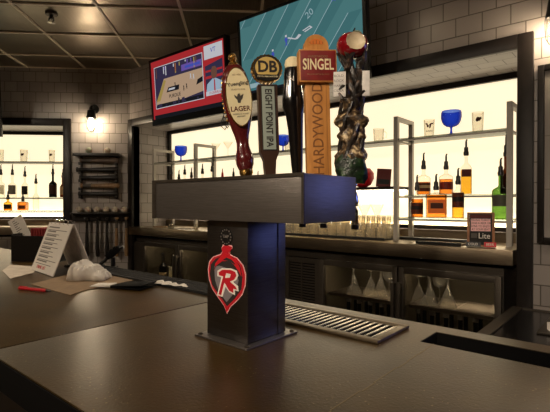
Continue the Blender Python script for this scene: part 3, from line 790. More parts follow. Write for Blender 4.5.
# drip tray
e = empty('drip_tray', (-.73, 1.0, BZ+.0005), 'shallow steel drip tray with slatted grate right of the tap column', 'tray')
hx, hy = .262, .087
m = MB('steel_counter')
w = .02; H = .008
for a, b in (((-hx, -hy, 0), (hx, -hy+w, H)), ((-hx, hy-w, 0), (hx, hy, H)), ((-hx, -hy+w, 0), (-hx+w, hy-w, H)), ((hx-w, -hy+w, 0), (hx, hy-w, H))): m.box(a, b, bev=.003)
m.build('tray_rim', e)
m = MB('black_matte'); m.box((-hx+w, -hy+w, 0), (hx-w, hy-w, .001)); m.build('tray_well', e)
m = MB('steel_bright')
n = 26
for i in range(n):
    x = -hx+w+.006+(2*hx-2*w-.012)*i/(n-1)
    m.box((x-.0042, -hy+w+.004, .004), (x+.0042, hy-w-.004, .0062), bev=.001)
m.build('grate', e)
# rubber bar mat
e = empty('bar_mat', (-1.65, 1.08, BZ+.0005), 'black ribbed rubber bar mat along the far edge behind the napkins', 'mat')
m = MB('rubber'); m.box((-.6, -.062, 0), (.545, .062, .004))
for i in range(95): m.box((-.595+i*.012, -.058, .004), (-.590+i*.012, .058, .008))
for j in range(5): m.box((-.597, -.06+j*.029, .004), (.542, -.056+j*.029, .009))
m.build('mat', e)
# rag on it
def wavy_sheet(nx, ny, fx, thick=.0015):
    pass
e = None
m = MB('white')
a0 = ON(157, 283, BZ+.01); a1 = ON(188, 287, BZ+.01)
d = Vector((a1[0]-a0[0], a1[1]-a0[1])); L = d.length; ang = math.atan2(d.y, d.x)
N = 24; rows = []
random.seed(5)
for i in range(N+1):
    u = i/N; c = math.sin(u*17)*.004+random.uniform(-.003, .003); wd = .03*(1-u*.7)*(1+.35*math.sin(u*23))
    zz = .002+.007*abs(math.sin(u*13))+.004*(1-u)
    rows.append([m.bm.verts.new((u*L, c-wd/2, 0)), m.bm.verts.new((u*L, c-wd/5, zz)), m.bm.verts.new((u*L, c+wd/4, zz*.9)), m.bm.verts.new((u*L, c+wd/2, 0))])
for a, b in zip(rows, rows[1:]):
    for k in range(3): m.bm.faces.new((a[k], b[k], b[k+1], a[k+1]))
    m.bm.faces.new((a[3], b[3], b[0], a[0]))
m.bm.faces.new(rows[0]); m.bm.faces.new(list(reversed(rows[-1])))
tag(m.build('paper_towel', loc=R((a0[0], a0[1], BZ+.0105)), rot=(0, 0, ang)), 'thin twisted white paper towel lying on the black rubber mat', 'paper towel')

# underbar sink / ice unit at right, below the bar
e = empty('underbar_sink', (.3, 2.45, -ZC), 'dark steel underbar work table low behind the bar at right', 'sink')
zt = ZC-.6
m = MB('steel_dark'); x0, x1, y0, y1 = -.91, .9, -.5, .415
m.box((x0, y0, .1), (x1, y0+.02, zt)); m.box((x0, y1-.02, .1), (x1, y1, zt)); m.box((x0, y0+.02, .1), (x0+.055, y1-.02, zt)); m.box((x1-.03, y0+.02, .1), (x1, y1-.02, zt))
m.build('cabinet', e)
M['dark_gloss'] = plain('black_steel_top', rgb(36, 34, 34), .18, .6)
m = MB('dark_gloss'); m.box((x0+.056, y0+.021, zt-.02), (x1-.031, y1-.021, zt-.006)); m.build('work_top', e)
m = MB('steel_dark'); m.box((-.7, -.1, zt-.0055), (-.25, .3, zt+.004), bev=.002); m.build('sliding_lid', e)
for sx in (x0+.03, x1-.03):
    for sy in (y0+.03, y1-.03): MB('steel_dark').cyl((sx, sy, 0), (sx, sy, .099), .02, 10).build('leg', e)
p = ON(549, 330, -.59)
pr = empty('order_slip', (p[0]+.05, p[1], -.5955), 'white paper slip on the dark work table at the right edge', 'paper slip', rot=(0, 0, .5))
m = MB('white'); m.box((-.04, -.05, 0), (.04, .05, .001)); m.box((-.04, .05, 0), (.04, .052, .035)); m.build('slip', pr)

# ================================================================ TAP TOWER
TX, TY = -.7495, .78
e = empty('beer_tower', (TX, TY, BZ+.0005), 'T-shaped brushed steel beer tower with red flame logo and five faucets', 'beer tower')
o = -(BZ+.0005)
m = MB('tower_steel'); m.box((-.087, -.09, 0), (.087, .09, .004), bev=.001); bp = m.build('base_plate', e)
for sx in (-.077, .077):
    for sy in (-.08, .08): 
        MB('steel_dark').lathe([(.006, .004), (.006, .006), (.003, .008)], 10, c=(sx, sy, 0)).build('bolt', bp)
m = MB('column_steel'); cw = .0675
m.box((-cw, -cw, .0045), (cw, cw, o-.0405), bev=.0025)
m.box((cw+.0002, cw*.55, .0045), (cw+.002, cw*.57, o-.0405))
m.build('column', e)
# box: shell with thin flanges
bx0, bx1, by0, by1, bz0, bz1 = -.995-TX, -.504-TX, .683-TY, .877-TY, -.040+o, .0575+o
m = MB('tower_steel'); m.box((bx0, by0, bz0), (bx1, by1, bz1), bev=.0015)
m.build('tap_box', e)
m = MB('steel_dark')
m.box((bx0-.001, by0-.003, bz1-.006), (bx1+.001, by0-.0002, bz1+.001)); m.box((bx1-.005, by0-.003, bz0), (bx1+.001, by0-.0002, bz1-.006))
m.box((bx0-.001, by0-.003, bz0), (bx0+.014, by0-.0002, bz1-.006))
m.build('box_trim', e)
# round black badge
m = MB('black'); Rb = .021; cz = o-.078
m.prism([(Rb*math.cos(2*PI*k/28), cz+Rb*math.sin(2*PI*k/28)) for k in range(28)], -cw-.0015, -cw-.0003)
m.use('greyink')
for k in range(28):
    a = 2*PI*k/28
    if k % 2: m.box((-.0012, -cw-.0022, .015), (.0012, -cw-.0014, .018), Matrix.Translation((0, 0, cz)) @ Matrix.Rotation(a, 4, 'Y'))
text_pts(m, 'TAP', .011, FACE(0, -cw-.0016, cz), 'greyink')
m.build('badge', e)
# red flame logo on the column
def q(p): return ((p[0]-97)/75*.064, o-.095-(p[1]-113)/277*.162)
outer = [(78, 130), (84, 118), (97, 112), (120, 117), (121, 126), (112, 140), (113, 152), (140, 163), (162, 188), (172, 222), (170, 265), (160, 300), (140, 330), (115, 358), (100, 390), (88, 360), (65, 332), (40, 302), (27, 265), (22, 225), (28, 190), (45, 168), (76, 154), (82, 142)]
def shrink(poly, k, c=(97, 250)): return [(c[0]+(p[0]-c[0])*k, c[1]+(p[1]-c[1])*(1-(1-k)*.75)) for p in poly]
lg = MB('pinkwhite')
def layer(mat, poly, n): lg.use(mat); lg.prism([q(p) for p in poly], -cw-.0005-.0004*n-.0003, -cw-.0001)
layer('pinkwhite', outer, 0)
layer('red_bright', shrink(outer, .955), 1)
layer('ink', [(97+(a-97)*1.1, 250+(b-250)*1.06) for a, b in [(60, 180), (90, 162), (122, 168), (146, 196), (154, 235), (150, 280), (128, 318), (101, 352), (73, 318), (46, 282), (37, 240), (42, 203)]], 2)
layer('red', [(92, 150), (112, 156), (134, 172), (150, 198), (156, 232), (146, 215), (128, 190), (108, 178), (84, 182), (62, 200), (50, 225), (54, 196), (72, 170)], 3)
layer('ink', [(100, 166), (120, 172), (136, 190), (120, 184), (104, 178), (84, 178)], 4)
layer('shield_grey', [(50, 208), (70, 202), (136, 214), (146, 250), (132, 296), (100, 342), (68, 305), (54, 262)], 3)
RS = lambda L: [(103+(a-103)*.92+.10*(262-b), 262+(b-262)*.92) for a, b in L]
layer('white', RS([(56, 220), (74, 206), (112, 202), (136, 208), (145, 228), (138, 248), (126, 258), (148, 272), (153, 294), (138, 292), (140, 312), (116, 304), (98, 284), (90, 330), (66, 328), (76, 246), (58, 244)]), 4)
layer('red_bright', RS([(63, 226), (77, 213), (111, 208), (131, 214), (138, 230), (131, 247), (114, 258), (140, 276), (147, 288), (131, 286), (133, 304), (115, 298), (97, 272), (91, 268), (84, 323), (72, 322), (84, 240), (65, 238)]), 5)
layer('white', RS([(96, 224), (115, 226), (112, 242), (93, 246)]), 6)
lg.build('logo', e, flat=True)
# faucets hanging off the bartender side
TAPX = [-.888, -.803, -.707, -.640, -.548]; TAPY = .93
for x in TAPX:
    m = MB('chrome'); fx = x-TX; fy = TAPY-TY; zf = o+.004
    m.cyl((fx, by1+.0005, zf), (fx, fy-.008, zf), .011, 14); m.lathe([(.017, -.012), (.019, 0), (.017, .014), (.012, .03), (.007, .04)], 14, c=(fx, fy, zf))
    m.tube([(fx, fy-.002, zf-.008), (fx, fy+.016, zf-.026), (fx, fy+.020, zf-.045), (fx, fy+.020, zf-.056)], [.011, .010, .008, .0075], 10)
    f = m.build('faucet', e)
    m = MB('black'); m.lathe([(.009, -.0565), (.0095, -.068)], 10, c=(fx, fy+.020, zf)); m.build('spout_tip', f)

# ================================================================ TAP HANDLES
def root(i, label, extra, lean, z=.0445):
    x = TAPX[i]
    return empty('tap_handle', (x, TAPY, z), label, 'tap handle', rot=(0, -math.radians(lean), math.atan2(-x, TAPY)+math.radians(extra)))
def ferrule(e, r=.012, h=.03, mat='gold'):
    MB(mat).lathe([(r*.8, 0), (r, .003), (r, h*.6), (r*1.25, h*.7), (r*1.25, h*.95), (r*.9, h)], 16).build('ferrule', e)
# 1. oval lager paddle
e = root(0, 'maroon tap handle with cream oval LAGER badge and gold ball on top', 12, 7, .0445); e.scale = (1, 1, .956)
ferrule(e, .016, .06)
prof = [(.02, .055), (.025, .07), (.027, .085), (.024, .10), (.019, .118), (.018, .135), (.021, .155), (.028, .18), (.036, .21), (.042, .245), (.043, .28), (.040, .315), (.033, .345), (.022, .365), (.010, .372)]
m = MB('maroon')
P2 = []
rings = []
for r, z in prof:
    flat = .55 if z > .15 else .55+.45*(1-min(1, max(0, (z-.10)/.06)))
    rings.append((r, z, flat))
vr = []
n = 28
for r, z, fl in rings:
    vr.append([m.bm.verts.new((math.copysign(abs(math.cos(2*PI*k/n))**.9, math.cos(2*PI*k/n))*r, math.sin(2*PI*k/n)*r*fl, z)) for k in range(n)])
for a, b in zip(vr, vr[1:]):
    for k in range(n): m.bm.faces.new((a[k], a[(k+1) % n], b[(k+1) % n], b[k]))
m.bm.faces.new(list(reversed(vr[0]))); m.bm.faces.new(vr[-1])
m.build('paddle', e)
def oval(cx, cz, a, b, n=36): return [(cx+a*math.cos(2*PI*k/n), cz+b*math.sin(2*PI*k/n)) for k in range(n)]
m = MB('gold'); m.prism(oval(0, .268, .0375, .088), -.0252, -.01)
m.use('offwhite'); m.prism(oval(0, .268, .035, .084), -.0265, -.012)
YB = -.0268
text_pts(m, 'LAGER', .0205, FACE(0, YB, .232), 'maroon', squeeze=.92, bold=.02)
text_pts(m, 'Yuengling', .0155, FACE(0, YB, .306, math.radians(6)), 'ink', bold=.015)
text_pts(m, 'TRADITIONAL', .0065, FACE(0, YB, .289), 'wood_tan')
text_pts(m, "AMERICA'S OLDEST", .0055, FACE(0, YB, .217), 'ink'); text_pts(m, 'BREWERY', .0055, FACE(0, YB, .210), 'ink')
text_pts(m, 'EST 1829', .006, FACE(0, YB, .332), 'wood_tan')
m.use('lab_grey'); m.prism([(-.014, .275), (-.006, .268), (-.003, .276), (.002, .278), (.004, .27), (.014, .276), (.009, .262), (.004, .256), (.002, .249), (-.005, .25), (-.006, .259), (-.012, .266)], YB-.0004, YB+.001)
m.build('badge', e)
m = MB('gold')
for k in range(11): m.sphere((-.036-.0075*math.sin(PI*(k+.5)/11)*1.0+.002, .002, .205+k*.0125), .0045, 8)
m.build('gold_beading', e)
m = MB('gold'); m.lathe([(.010, .368), (.013, .373), (.008, .380)], 16); m.sphere((0, 0, .391), .0125, 16); m.build('finial', e)

# 2. round badge over a long panel
e = root(1, 'black tap handle with round gold DB badge and vertical EIGHT POINT IPA panel', 10, 2.0, .0445); e.scale = (1.06, 1, .963)
ferrule(e, .012, .035, 'black')
M['darkwood2'] = plain('walnut_brown', rgb(62, 42, 32), .3)
m = MB('darkwood2')
m.prism([(-.013, .03), (.013, .03), (.016, .075), (.025, .10), (.025, .29), (-.025, .29), (-.025, .10), (-.016, .075)], -.014, .016)
m.build('body', e)
M['panel_grey'] = plain('grey_panel', rgb(150, 160, 150), .5)
m = MB('ink'); m.prism([(-.019, .103), (.019, .103), (.019, .287), (-.019, .287)], -.0152, -.0142)
m.use('panel_grey'); m.prism([(-.0165, .106), (.0165, .106), (.0165, .284), (-.0165, .284)], -.0162, -.0150)
text_pts(m, 'EIGHT POINT IPA', .0245, FACE(0, -.0166, .195, -PI/2), 'ink', squeeze=.86, bold=.022)
m.build('name_panel', e)
M['gold_face'] = plain('gold_print', rgb(206, 176, 100), .45)
m = MB('gold'); cz = .335
pol = []
for k in range(48):
    a = 2*PI*k/48; rr = .041 if k % 2 else .0385
    pol.append((rr*math.cos(a), cz+rr*math.sin(a)))
m.prism(pol, -.013, .011)
m.use('black'); m.prism(oval(0, cz, .036, .036), -.0145, -.012)
m.use('gold'); m.prism(oval(0, cz, .0315, .0315), -.0155, -.013)
m.use('ink'); m.prism(oval(0, cz, .0345, .0345), -.0159, -.013)
m.use('gold_face'); m.prism(oval(0, cz+.001, .031, .031), -.0163, -.014)
text_pts(m, 'DB', .044, FACE(0, -.0168, cz+.003), 'ink', squeeze=.88, bold=.03)
m.use('black'); m.prism([(-.033, cz-.018), (.033, cz-.018), (.028, cz-.031), (-.028, cz-.031)], -.0172, -.014)
text_pts(m, 'DEVILS BACKBONE', .0062, FACE(0, -.0176, cz-.024), 'offwhite')
m.build('round_badge', e)

# 3. slim black paddle
e = root(2, 'slim glossy black tap handle with a cream top behind the wooden one', 5, 2.5, .0445); e.scale = (1.1, 1, .925)
M['gloss_black'] = plain('gloss_black', rgb(10, 9, 11), .12, coat=.5)
ferrule(e, .012, .03, 'black')
m = MB('gloss_black')
vr = []
for r, z, ox in [(.012, .028, 0), (.014, .06, 0), (.016, .11, 0), (.018, .16, 0), (.021, .20, -.001), (.026, .225, -.003), (.0255, .25, -.003), (.022, .28, -.002), (.021, .32, -.001), (.019, .335, 0)]:
    vr.append([m.bm.verts.new((ox+math.cos(2*PI*k/20)*r, math.sin(2*PI*k/20)*r*.7, z)) for k in range(20)])
for a, b in zip(vr, vr[1:]):
    for k in range(20): m.bm.faces.new((a[k], a[(k+1) % 20], b[(k+1) % 20], b[k]))
m.bm.faces.new(list(reversed(vr[0]))); m.bm.faces.new(vr[-1]); m.build('paddle', e)
m = MB('offwhite'); m.lathe([(.0185, .3355), (.0195, .345), (.017, .357), (.010, .365), (.003, .367)], 20, sy=.72); m.build('cream_top', e)
m = MB('white'); text_pts(m, 'N', .02, FACE(-.006, -.0155, .30), 'white'); m.build('lettering', e)

# 4. wooden handle with a red plaque
e = root(3, 'wooden tap handle with red SINGEL plaque and HARDYWOOD carved down it', 12, 1.5, .0300); e.scale = (1, 1, .97)
ferrule(e, .012, .02, 'chrome')
hw = .0305
m = MB('wood_handle'); m.box((-.031, -.013, .018), (.031, .013, .345), bev=.0025)
for i_, ch in enumerate('HARDYWOOD'): pass
text_pts(m, 'HARDYWOOD', .0385, FACE(.0, -.0131, .160, PI/2), 'wood_engrave', squeeze=.92, depth=.0003, bold=.008)
m.use('wood_engrave'); m.box((.0215, -.0134, .03), (.0222, -.0129, .29)); 
m.build('shaft', e)
m = MB('wood_handle'); m.prism([(.031*math.cos(a), .372+.031*math.sin(a)) for a in [PI*k/20 for k in range(21)]]+[(-.031, .345), (.031, .345)], -.011, .011)
t_ = m.build('rounded_top', e)
M['burnt_orange'] = plain('orange_print', rgb(206, 112, 40), .5)
m = MB('burnt_orange'); m.prism([(.018*math.cos(a), .378+.014*math.sin(a)) for a in [PI*k/14 for k in range(15)]], -.0118, -.0108)
m.use('wood_engrave')
for k in range(5): m.box((-.016+k*.008-.0006, -.0122, .379), (-.016+k*.008+.0006, -.0116, .388-.002*abs(k-2)))
m.build('hop_emblem', t_)
M['plaque_red'] = plain('brick_red_print', rgb(132, 34, 32), .45, c2=rgb(112, 26, 28), scale=40)
m = MB('wood_handle'); m.box((-.0475, -.026, .292), (.0475, .009, .375), bev=.003); pq = m.build('plaque', e, loc=(0, 0, -.015))
m = MB('plaque_red'); m.box((-.044, -.0272, .2955), (.044, -.0255, .3715), bev=.0008)
text_pts(m, 'SINGEL', .039, FACE(0, -.0274, .335), 'offwhite', squeeze=.62, bold=.015)
text_pts(m, 'HARDYWOOD', .0075, FACE(0, -.0274, .356), 'wood_tan'); text_pts(m, 'BELGIAN-STYLE BLONDE', .005, FACE(0, -.0274, .311), 'wood_tan')
m.build('plaque_face', pq)

# 5. sculpted tree with a bitten apple
e = root(4, 'sculpted twisted tree trunk tap handle topped by a bitten red apple', 0, -.5, .0300); e.scale = (1, 1, .93)
ferrule(e, .013, .02, 'chrome')
def bark(name, c1, c2, c3):
    m, nt, b = newmat(name)
    r, n = noise_color(nt, c1, c2, 70, 6)
    r.color_ramp.elements[0].position = .42; r.color_ramp.elements[1].position = .7
    el = r.color_ramp.elements.new(.56); el.color = c3
    nt.links.new(r.outputs[0], b.inputs['Base Color']); b.inputs['Roughness'].default_value = .35
    bp = nt.nodes.new('ShaderNodeBump'); bp.inputs['Strength'].default_value = 1; bp.inputs['Distance'].default_value = .004
    nt.links.new(n.outputs['Fac'], bp.inputs['Height']); nt.links.new(bp.outputs[0], b.inputs['Normal'])
    return m
M['bark'] = bark('painted_bark', rgb(30, 22, 16), rgb(226, 200, 156), rgb(96, 74, 50))
M['bark_dark'] = bark('dark_bark', rgb(22, 17, 14), rgb(108, 84, 66), rgb(46, 36, 30))
M['moss'] = bark('painted_moss', rgb(8, 20, 10), rgb(60, 82, 44), rgb(22, 48, 22))
from mathutils import noise as mn
def lump(mb, amp, sc, z0=None):
    for v in mb.bm.verts:
        nv = mn.noise_vector(v.co*sc)
        v.co += Vector((nv.x, nv.y, nv.z*.5))*amp
m = MB('bark')
def core(prof, n=28):
    vr = []
    for rx, ry, z, ox in prof: vr.append([m.bm.verts.new((ox+math.cos(2*PI*k/n)*rx*(1+.12*math.sin(3*2*PI*k/n+z*60)), math.sin(2*PI*k/n)*ry*(1+.12*math.sin(3*2*PI*k/n+z*60)), z)) for k in range(n)])
    for a, b in zip(vr, vr[1:]):
        for k in range(n): m.bm.faces.new((a[k], a[(k+1) % n], b[(k+1) % n], b[k]))
    m.bm.faces.new(list(reversed(vr[0]))); m.bm.faces.new(vr[-1])
pf = []
for i in range(26):
    z = .075+i*.0068
    w = .031+.005*math.sin(i*.9)+.004*math.sin(i*.47+1)-.007*max(0, (i-16)/9)
    pf.append((w, w*.72, z, .002*math.sin(i*.5)))
core(pf)
lump(m, .008, 55)
m.build('trunk', e)
m = MB('moss'); core([(.031, .026, .018, 0), (.035, .028, .03, 0), (.036, .029, .05, 0), (.036, .028, .07, 0), (.034, .026, .085, 0), (.028, .022, .096, 0)]); lump(m, .004, 120); m.build('mossy_base', e)
m = MB('bark_dark')
random.seed(11)
for s in range(7):
    ph = s*2*PI/7; pts = []; rs = []
    for i in range(18):
        z = .215+i*.0083; tw = ph+i*.13*(1 if s % 2 else -1)
        rad = .019-.002*i/17+.006*math.sin(i*.4+s) + (.010*max(0, (i-12)/5))
        pts.append((rad*math.cos(tw), rad*.8*math.sin(tw), z)); rs.append(.0085-.0035*i/17)
    m.tube(pts, rs, 8)
for a, b, c in (((.012, -.012, .25), (.028, -.016, .262), (.034, -.014, .28)), ((-.01, -.014, .27), (-.024, -.02, .262), (-.034, -.018, .25)), ((.0, -.016, .24), (.012, -.024, .235), (.03, -.022, .25)), ((-.006, -.014, .225), (-.022, -.022, .232), (-.03, -.02, .246)), ((.01, 0, .33), (.024, 0, .345), (.031, 0, .36)), ((-.01, 0, .33), (-.024, 0, .345), (-.031, 0, .36))):
    m.tube([a, b, c], [.006, .0045, .003], 8)
for s in range(5):
    ph = s*1.25+.4; m.tube([(.027*math.cos(ph+i*.16), .021*math.sin(ph+i*.16)-.002, .08+i*.012) for i in range(13)], [.005, .0055, .006, .005, .0055, .005, .005, .0055, .005, .005, .0045, .004, .004], 8)
lump(m, .0025, 130)
m.build('branches', e)
# apple
M['apple_red'] = plain('apple_red', rgb(150, 16, 26), .18, c2=rgb(118, 10, 22), scale=18, coat=.6)
M['apple_flesh'] = plain('apple_flesh', rgb(222, 204, 176), .45, c2=rgb(200, 182, 150), scale=60, bump=.3)
m = MB('apple_red', 'apple_flesh')
n = 36; K = 24; cz = .372; vr = []
bite = Vector((.013, -.045, .004)); br = .029
for i in range(K+1):
    th = PI*i/K; ring = []
    for k in range(n):
        a = 2*PI*k/n
        r = .0375*(1-.16*max(0, math.cos(th))**8*1.6 - .08*max(0, -math.cos(th))**6)
        p = Vector((math.sin(th)*math.cos(a)*r*1.0, math.sin(th)*math.sin(a)*r, math.cos(th)*r*.94))
        dd = p-bite
        if dd.length < br: p = bite+dd.normalized()*br
        ring.append(m.bm.verts.new(p+Vector((0, 0, cz))))
    vr.append(ring)
for a, b in zip(vr, vr[1:]):
    for k in range(n):
        f = m.bm.faces.new((a[k], b[k], b[(k+1) % n], a[(k+1) % n]))
        c = f.calc_center_median()-Vector((0, 0, cz))
        if (c-bite).length < br+.0006: f.material_index = 1
bmesh.ops.remove_doubles(m.bm, verts=m.bm.verts, dist=.00005)
ap = m.build('apple', e)
m = MB('wood_dark'); m.tube([(0, 0, cz+.028), (.002, 0, cz+.036), (.006, 0, cz+.045)], .0018, 6); m.build('stem', ap)
M['leaf'] = plain('leaf_green', rgb(60, 70, 30), .4)
m = MB('leaf'); m.prism([(0, cz+.033), (.006, cz+.038), (.016, cz+.037), (.022, cz+.032), (.014, cz+.030), (.005, cz+.030)], -.003, .001); m.build('leaf', ap)
M['plaque_grey'] = plain('pale_grey_board', rgb(222, 216, 210), .6, c2=rgb(200, 194, 190), scale=50)
for x0, x1, lb in ((-.043, -.014, None), (.024, .041, None)):
    m = MB('plaque_grey'); m.box((x0, -.022, .237), (x1, -.012, .3), bev=.0008)
    if x0 < 0:
        for i_, tx in enumerate(('BOLD', 'ROCK', 'HARD', 'CIDER')): text_pts(m, tx, .0085, FACE((x0+x1)/2-.002, -.0222, .289-i_*.0125), 'greyink')
    m.build('name_board', e)

# ================================================================ TELEVISIONS
def scr(name, c, s=1.0): M[name] = emis(name, c, s); return name
E = .5
for nm, c in (('s_red', (.55, .035, .04, 1)), ('s_court', (.62, .42, .27, 1)), ('s_crowd', (.05, .04, .09, 1)), ('s_white', (.75, .75, .8, 1)), ('s_dark', (.015, .015, .02, 1)),
              ('s_teal', (.10, .27, .28, 1)), ('s_teal2', (.075, .22, .235, 1)), ('s_line', (.4, .58, .62, 1)), ('s_blue', (.08, .12, .6, 1)), ('s_skin', (.2, .09, .06, 1)), ('s_shirt', (.45, .6, .75, 1)), ('s_purple', (.2, .12, .5, 1)), ('s_gold', (.5, .36, .1, 1)), ('s_bluefield', (.06, .12, .75, 1))):
    scr(nm, c, E)
M['s_bright_blue'] = emis('s_bright_blue', (.2, .26, .85, 1), 1.7)
def tv(cx, cy, z0, W, H, label, draw, tilt=4, rz=0, mount=None):
    e = empty('television', (cx, cy, z0), label, 'television', rot=(math.radians(tilt), 0, rz))
    b = .022
    m = MB('gloss_tv'); m.box((-W/2, 0, 0), (W/2, .05, H), bev=.004); m.build('housing', e)
    m = MB('black'); 
    m.box((-W/2, -.008, 0), (-W/2+b, -.0005, H)); m.box((W/2-b, -.008, 0), (W/2, -.0005, H)); m.box((-W/2+b, -.008, H-b), (W/2-b, -.0005, H)); m.box((-W/2+b, -.008, 0), (W/2-b, -.0005, b*2.6))
    m.build('bezel', e)
    m = MB(); draw(m, -W/2+b, b*2.6, W-2*b, H-b*3.6)
    m.build('screen', e, flat=True)
    m = MB('black_matte'); m.box((-.2, .0505, H*.3), (.2, .07, H*.7)); m.box((-.05, .07, H*.4), (.05, mount or .3, H*.55)); m.build('wall_mount', e)
    return e
M['gloss_tv'] = plain('tv_black', rgb(14, 13, 15), .25)
def put(m, mat, poly, n, x, z, w, h):
    m.use(mat); m.prism([(x+w*p[0], z+h*p[1]) for p in poly], -.002-.0004*n, -.0005)
def rect(a, b, c, d): return [(a, b), (c, b), (c, d), (a, d)]
def clipp(p): return (min(1, max(0, p[0])), min(1, max(0, p[1])))
def basketball(m, x, z, w, h):
    P = lambda mat, poly, n: put(m, mat, poly, n, x, z, w, h)
    P('s_red', rect(0, 0, 1, 1), 0)
    P('s_dark', rect(.02, .0, 1, .07), 1)
    P('s_white', rect(.045, .175, .735, .895), 1)
    P('s_crowd', rect(.053, .187, .727, .883), 2)
    P('s_court', [(.06, .28), (.19, .66), (.727, .66), (.727, .30), (.4, .24), (.06, .24)], 3)
    P('s_gold', [(.06, .3), (.12, .3), (.22, .62), (.19, .64)], 4)
    P('s_purple', rect(.45, .70, .72, .80), 3)
    P('s_blue', rect(.5, .73, .7, .77), 4)
    P('s_dark', [(.22, .42), (.40, .42), (.41, .50), (.25, .50)], 4)
    P('s_white', [(.25, .445), (.34, .445), (.35, .475), (.26, .475)], 5)
    P('s_dark', [(.64, .42), (.727, .45), (.727, .53), (.66, .5)], 4)
    random.seed(9)
    for i in range(28):
        a = random.uniform(.07, .7); P(random.choice(('s_white', 's_purple', 's_red', 's_skin', 's_gold')), rect(a, random.uniform(.69, .85), a+.012, .865), 4) if i < 14 else P('s_crowd', rect(a, .2, a+.02, .22+random.uniform(.0, .06)), 5)
    P('s_dark', rect(.07, .19, .72, .25), 4)
    for a, c in ((.34, .55), (.50, .48), (.56, .62), (.46, .46), (.38, .30), (.60, .6)):
        P('s_dark' if a < .55 else 's_white', [(a, c-.09), (a+.008, c-.03), (a+.003, c), (a+.016, c), (a+.016, c-.04), (a+.024, c-.09), (a+.014, c-.05)], 6)
    P('s_white', rect(.755, .76, .98, .97), 1); text = None
    P('s_red', rect(.755, .2, .98, .74), 1)
    P('s_crowd', [(.76, .3), (.975, .36), (.975, .72), (.76, .66)], 2)
    P('s_red', rect(.765, .46, .97, .5), 3); P('s_red', rect(.765, .56, .97, .59), 3)
    P('s_skin', [(.835, .48), (.855, .44), (.88, .44), (.9, .48), (.905, .58), (.885, .63), (.85, .63), (.832, .58)], 4)
    P('s_shirt', [(.765, .26), (.78, .38), (.85, .45), (.885, .45), (.96, .38), (.975, .26)], 4)
    P('s_red', [(.862, .26), (.878, .26), (.876, .43), (.864, .43)], 5)
    P('s_white', rect(.76, .2, .978, .265), 5)
    text_pts(m, '17 LOUISVILLE', h*.055, FACE(x+w*.868, -.0047, z+h*.232), 's_red', squeeze=.75)
    text_pts(m, 'VT', h*.1, FACE(x+w*.868, -.003, z+h*.88), 's_blue')
    text_pts(m, 'PURDUE', h*.085, FACE(x+w*.34, -.0045, z+h*.34), 's_dark')
def football(m, x, z, w, h):
    P = lambda mat, poly, n: put(m, mat, poly, n, x, z, w, h)
    P('s_teal', rect(0, 0, 1, 1), 0)
    for k in range(-2, 7):
        a = k*.2
        q1 = [(a, 0), (a+.10, 0), (a+.55, 1), (a+.45, 1)]
        # clip to the screen by sampling
        poly = []
        ts = [i/30 for i in range(31)]
        L = [(a+.45*t, t) for t in ts if 0 <= a+.45*t <= 1]; Rr = [(a+.10+.45*t, t) for t in ts if 0 <= a+.10+.45*t <= 1]
        if len(L) > 1 and len(Rr) > 1:
            t0 = max(L[0][1], Rr[0][1]); t1 = min(L[-1][1], Rr[-1][1])
            if t1-t0 > .05:
                P('s_teal2', [(a+.45*t0, t0), (a+.1+.45*t0, t0), (a+.1+.45*t1, t1), (a+.45*t1, t1)], 1)
                P('s_line', [(a+.45*t0, t0), (a+.006+.45*t0, t0), (a+.006+.45*t1, t1), (a+.45*t1, t1)], 2)
    for px, pz in ((.30, .42), (.62, .2), (.8, .9), (.86, .93), (.9, .88), (.5, .12), (.14, .1), (.2, .06), (.42, .55)):
        P('s_blue', [(px-.015, pz-.06), (px, pz-.02), (px-.012, pz+.03), (px, pz+.06), (px+.016, pz+.03), (px+.006, pz-.02), (px+.02, pz-.06), (px+.002, pz-.035)], 3)
        P('s_white', rect(px-.006, pz+.06, px+.008, pz+.085), 3)
    P('s_white', [(.44, .60), (.50, .56), (.53, .60), (.55, .58), (.52, .545), (.50, .545), (.435, .585)], 3)
    P('s_white', [(.56, .63), (.62, .66), (.64, .63), (.58, .60), (.575, .61), (.625, .635), (.615, .648), (.565, .618)], 3)
    text_pts(m, '20', h*.12, FACE(x+w*.62, -.003, z+h*.8, .5), 's_line')
    P('s_dark', rect(.0, 0, 1, .035), 4)
    P('s_line', rect(.06, .07, .2, .13), 4); P('s_red', rect(.2, .07, .24, .13), 4)
def bluescreen(m, x, z, w, h):
    put(m, 's_bright_blue', rect(0, 0, 1, 1), 0, x, z, w, h)
    put(m, 's_line', rect(.1, .1, .9, .16), 1, x, z, w, h)
x0 = BW(153, 0, 2.5)[0]; x1 = BW(229, 0, 2.5)[0]
tv1 = tv((x0+x1)/2, 2.505, .735, x1-x0, .615, 'wall television showing a basketball game with red borders', basketball, 4, mount=.375)
x0 = BW(241.5, 0, 2.5)[0]; x1 = BW(367.5, 0, 2.5)[0]
tv((x0+x1)/2, 2.505, .785, x1-x0, .64, 'wall television showing a football field behind the tap handles', football, 4, mount=.375)
tv(.9, 2.6, -.1, 1.25, .72, 'added unseen television beyond the right edge that makes the blue reflection on the tap tower', bluescreen, 6, mount=.275)  # unseen television added to put blue reflections on the tap tower
# television at the far left edge, only its rim shows
p = LW(1, 60, -.45); wq = lw2w(p[0]-.62, -.45)
tv(wq[0], wq[1], .70, 1.24, .72, 'dark edge of a wall television at the far left', football, 5, rz=PI/4, mount=.4)
# cable under the basketball television
m = MB('black'); m.tube([(.0, .03, -.001), (-.03, .03, -.05), (-.04, .03, -.10), (0, .03, -.13), (.03, .03, -.10), (.02, .03, -.05), (-.01, .035, -.02), (-.02, .04, -.08), (.02, .04, -.12), (.06, .04, -.08), (.05, .04, -.001)], .004, 6)
m.build('power_cable', tv1, loc=(.43, 0, 0))

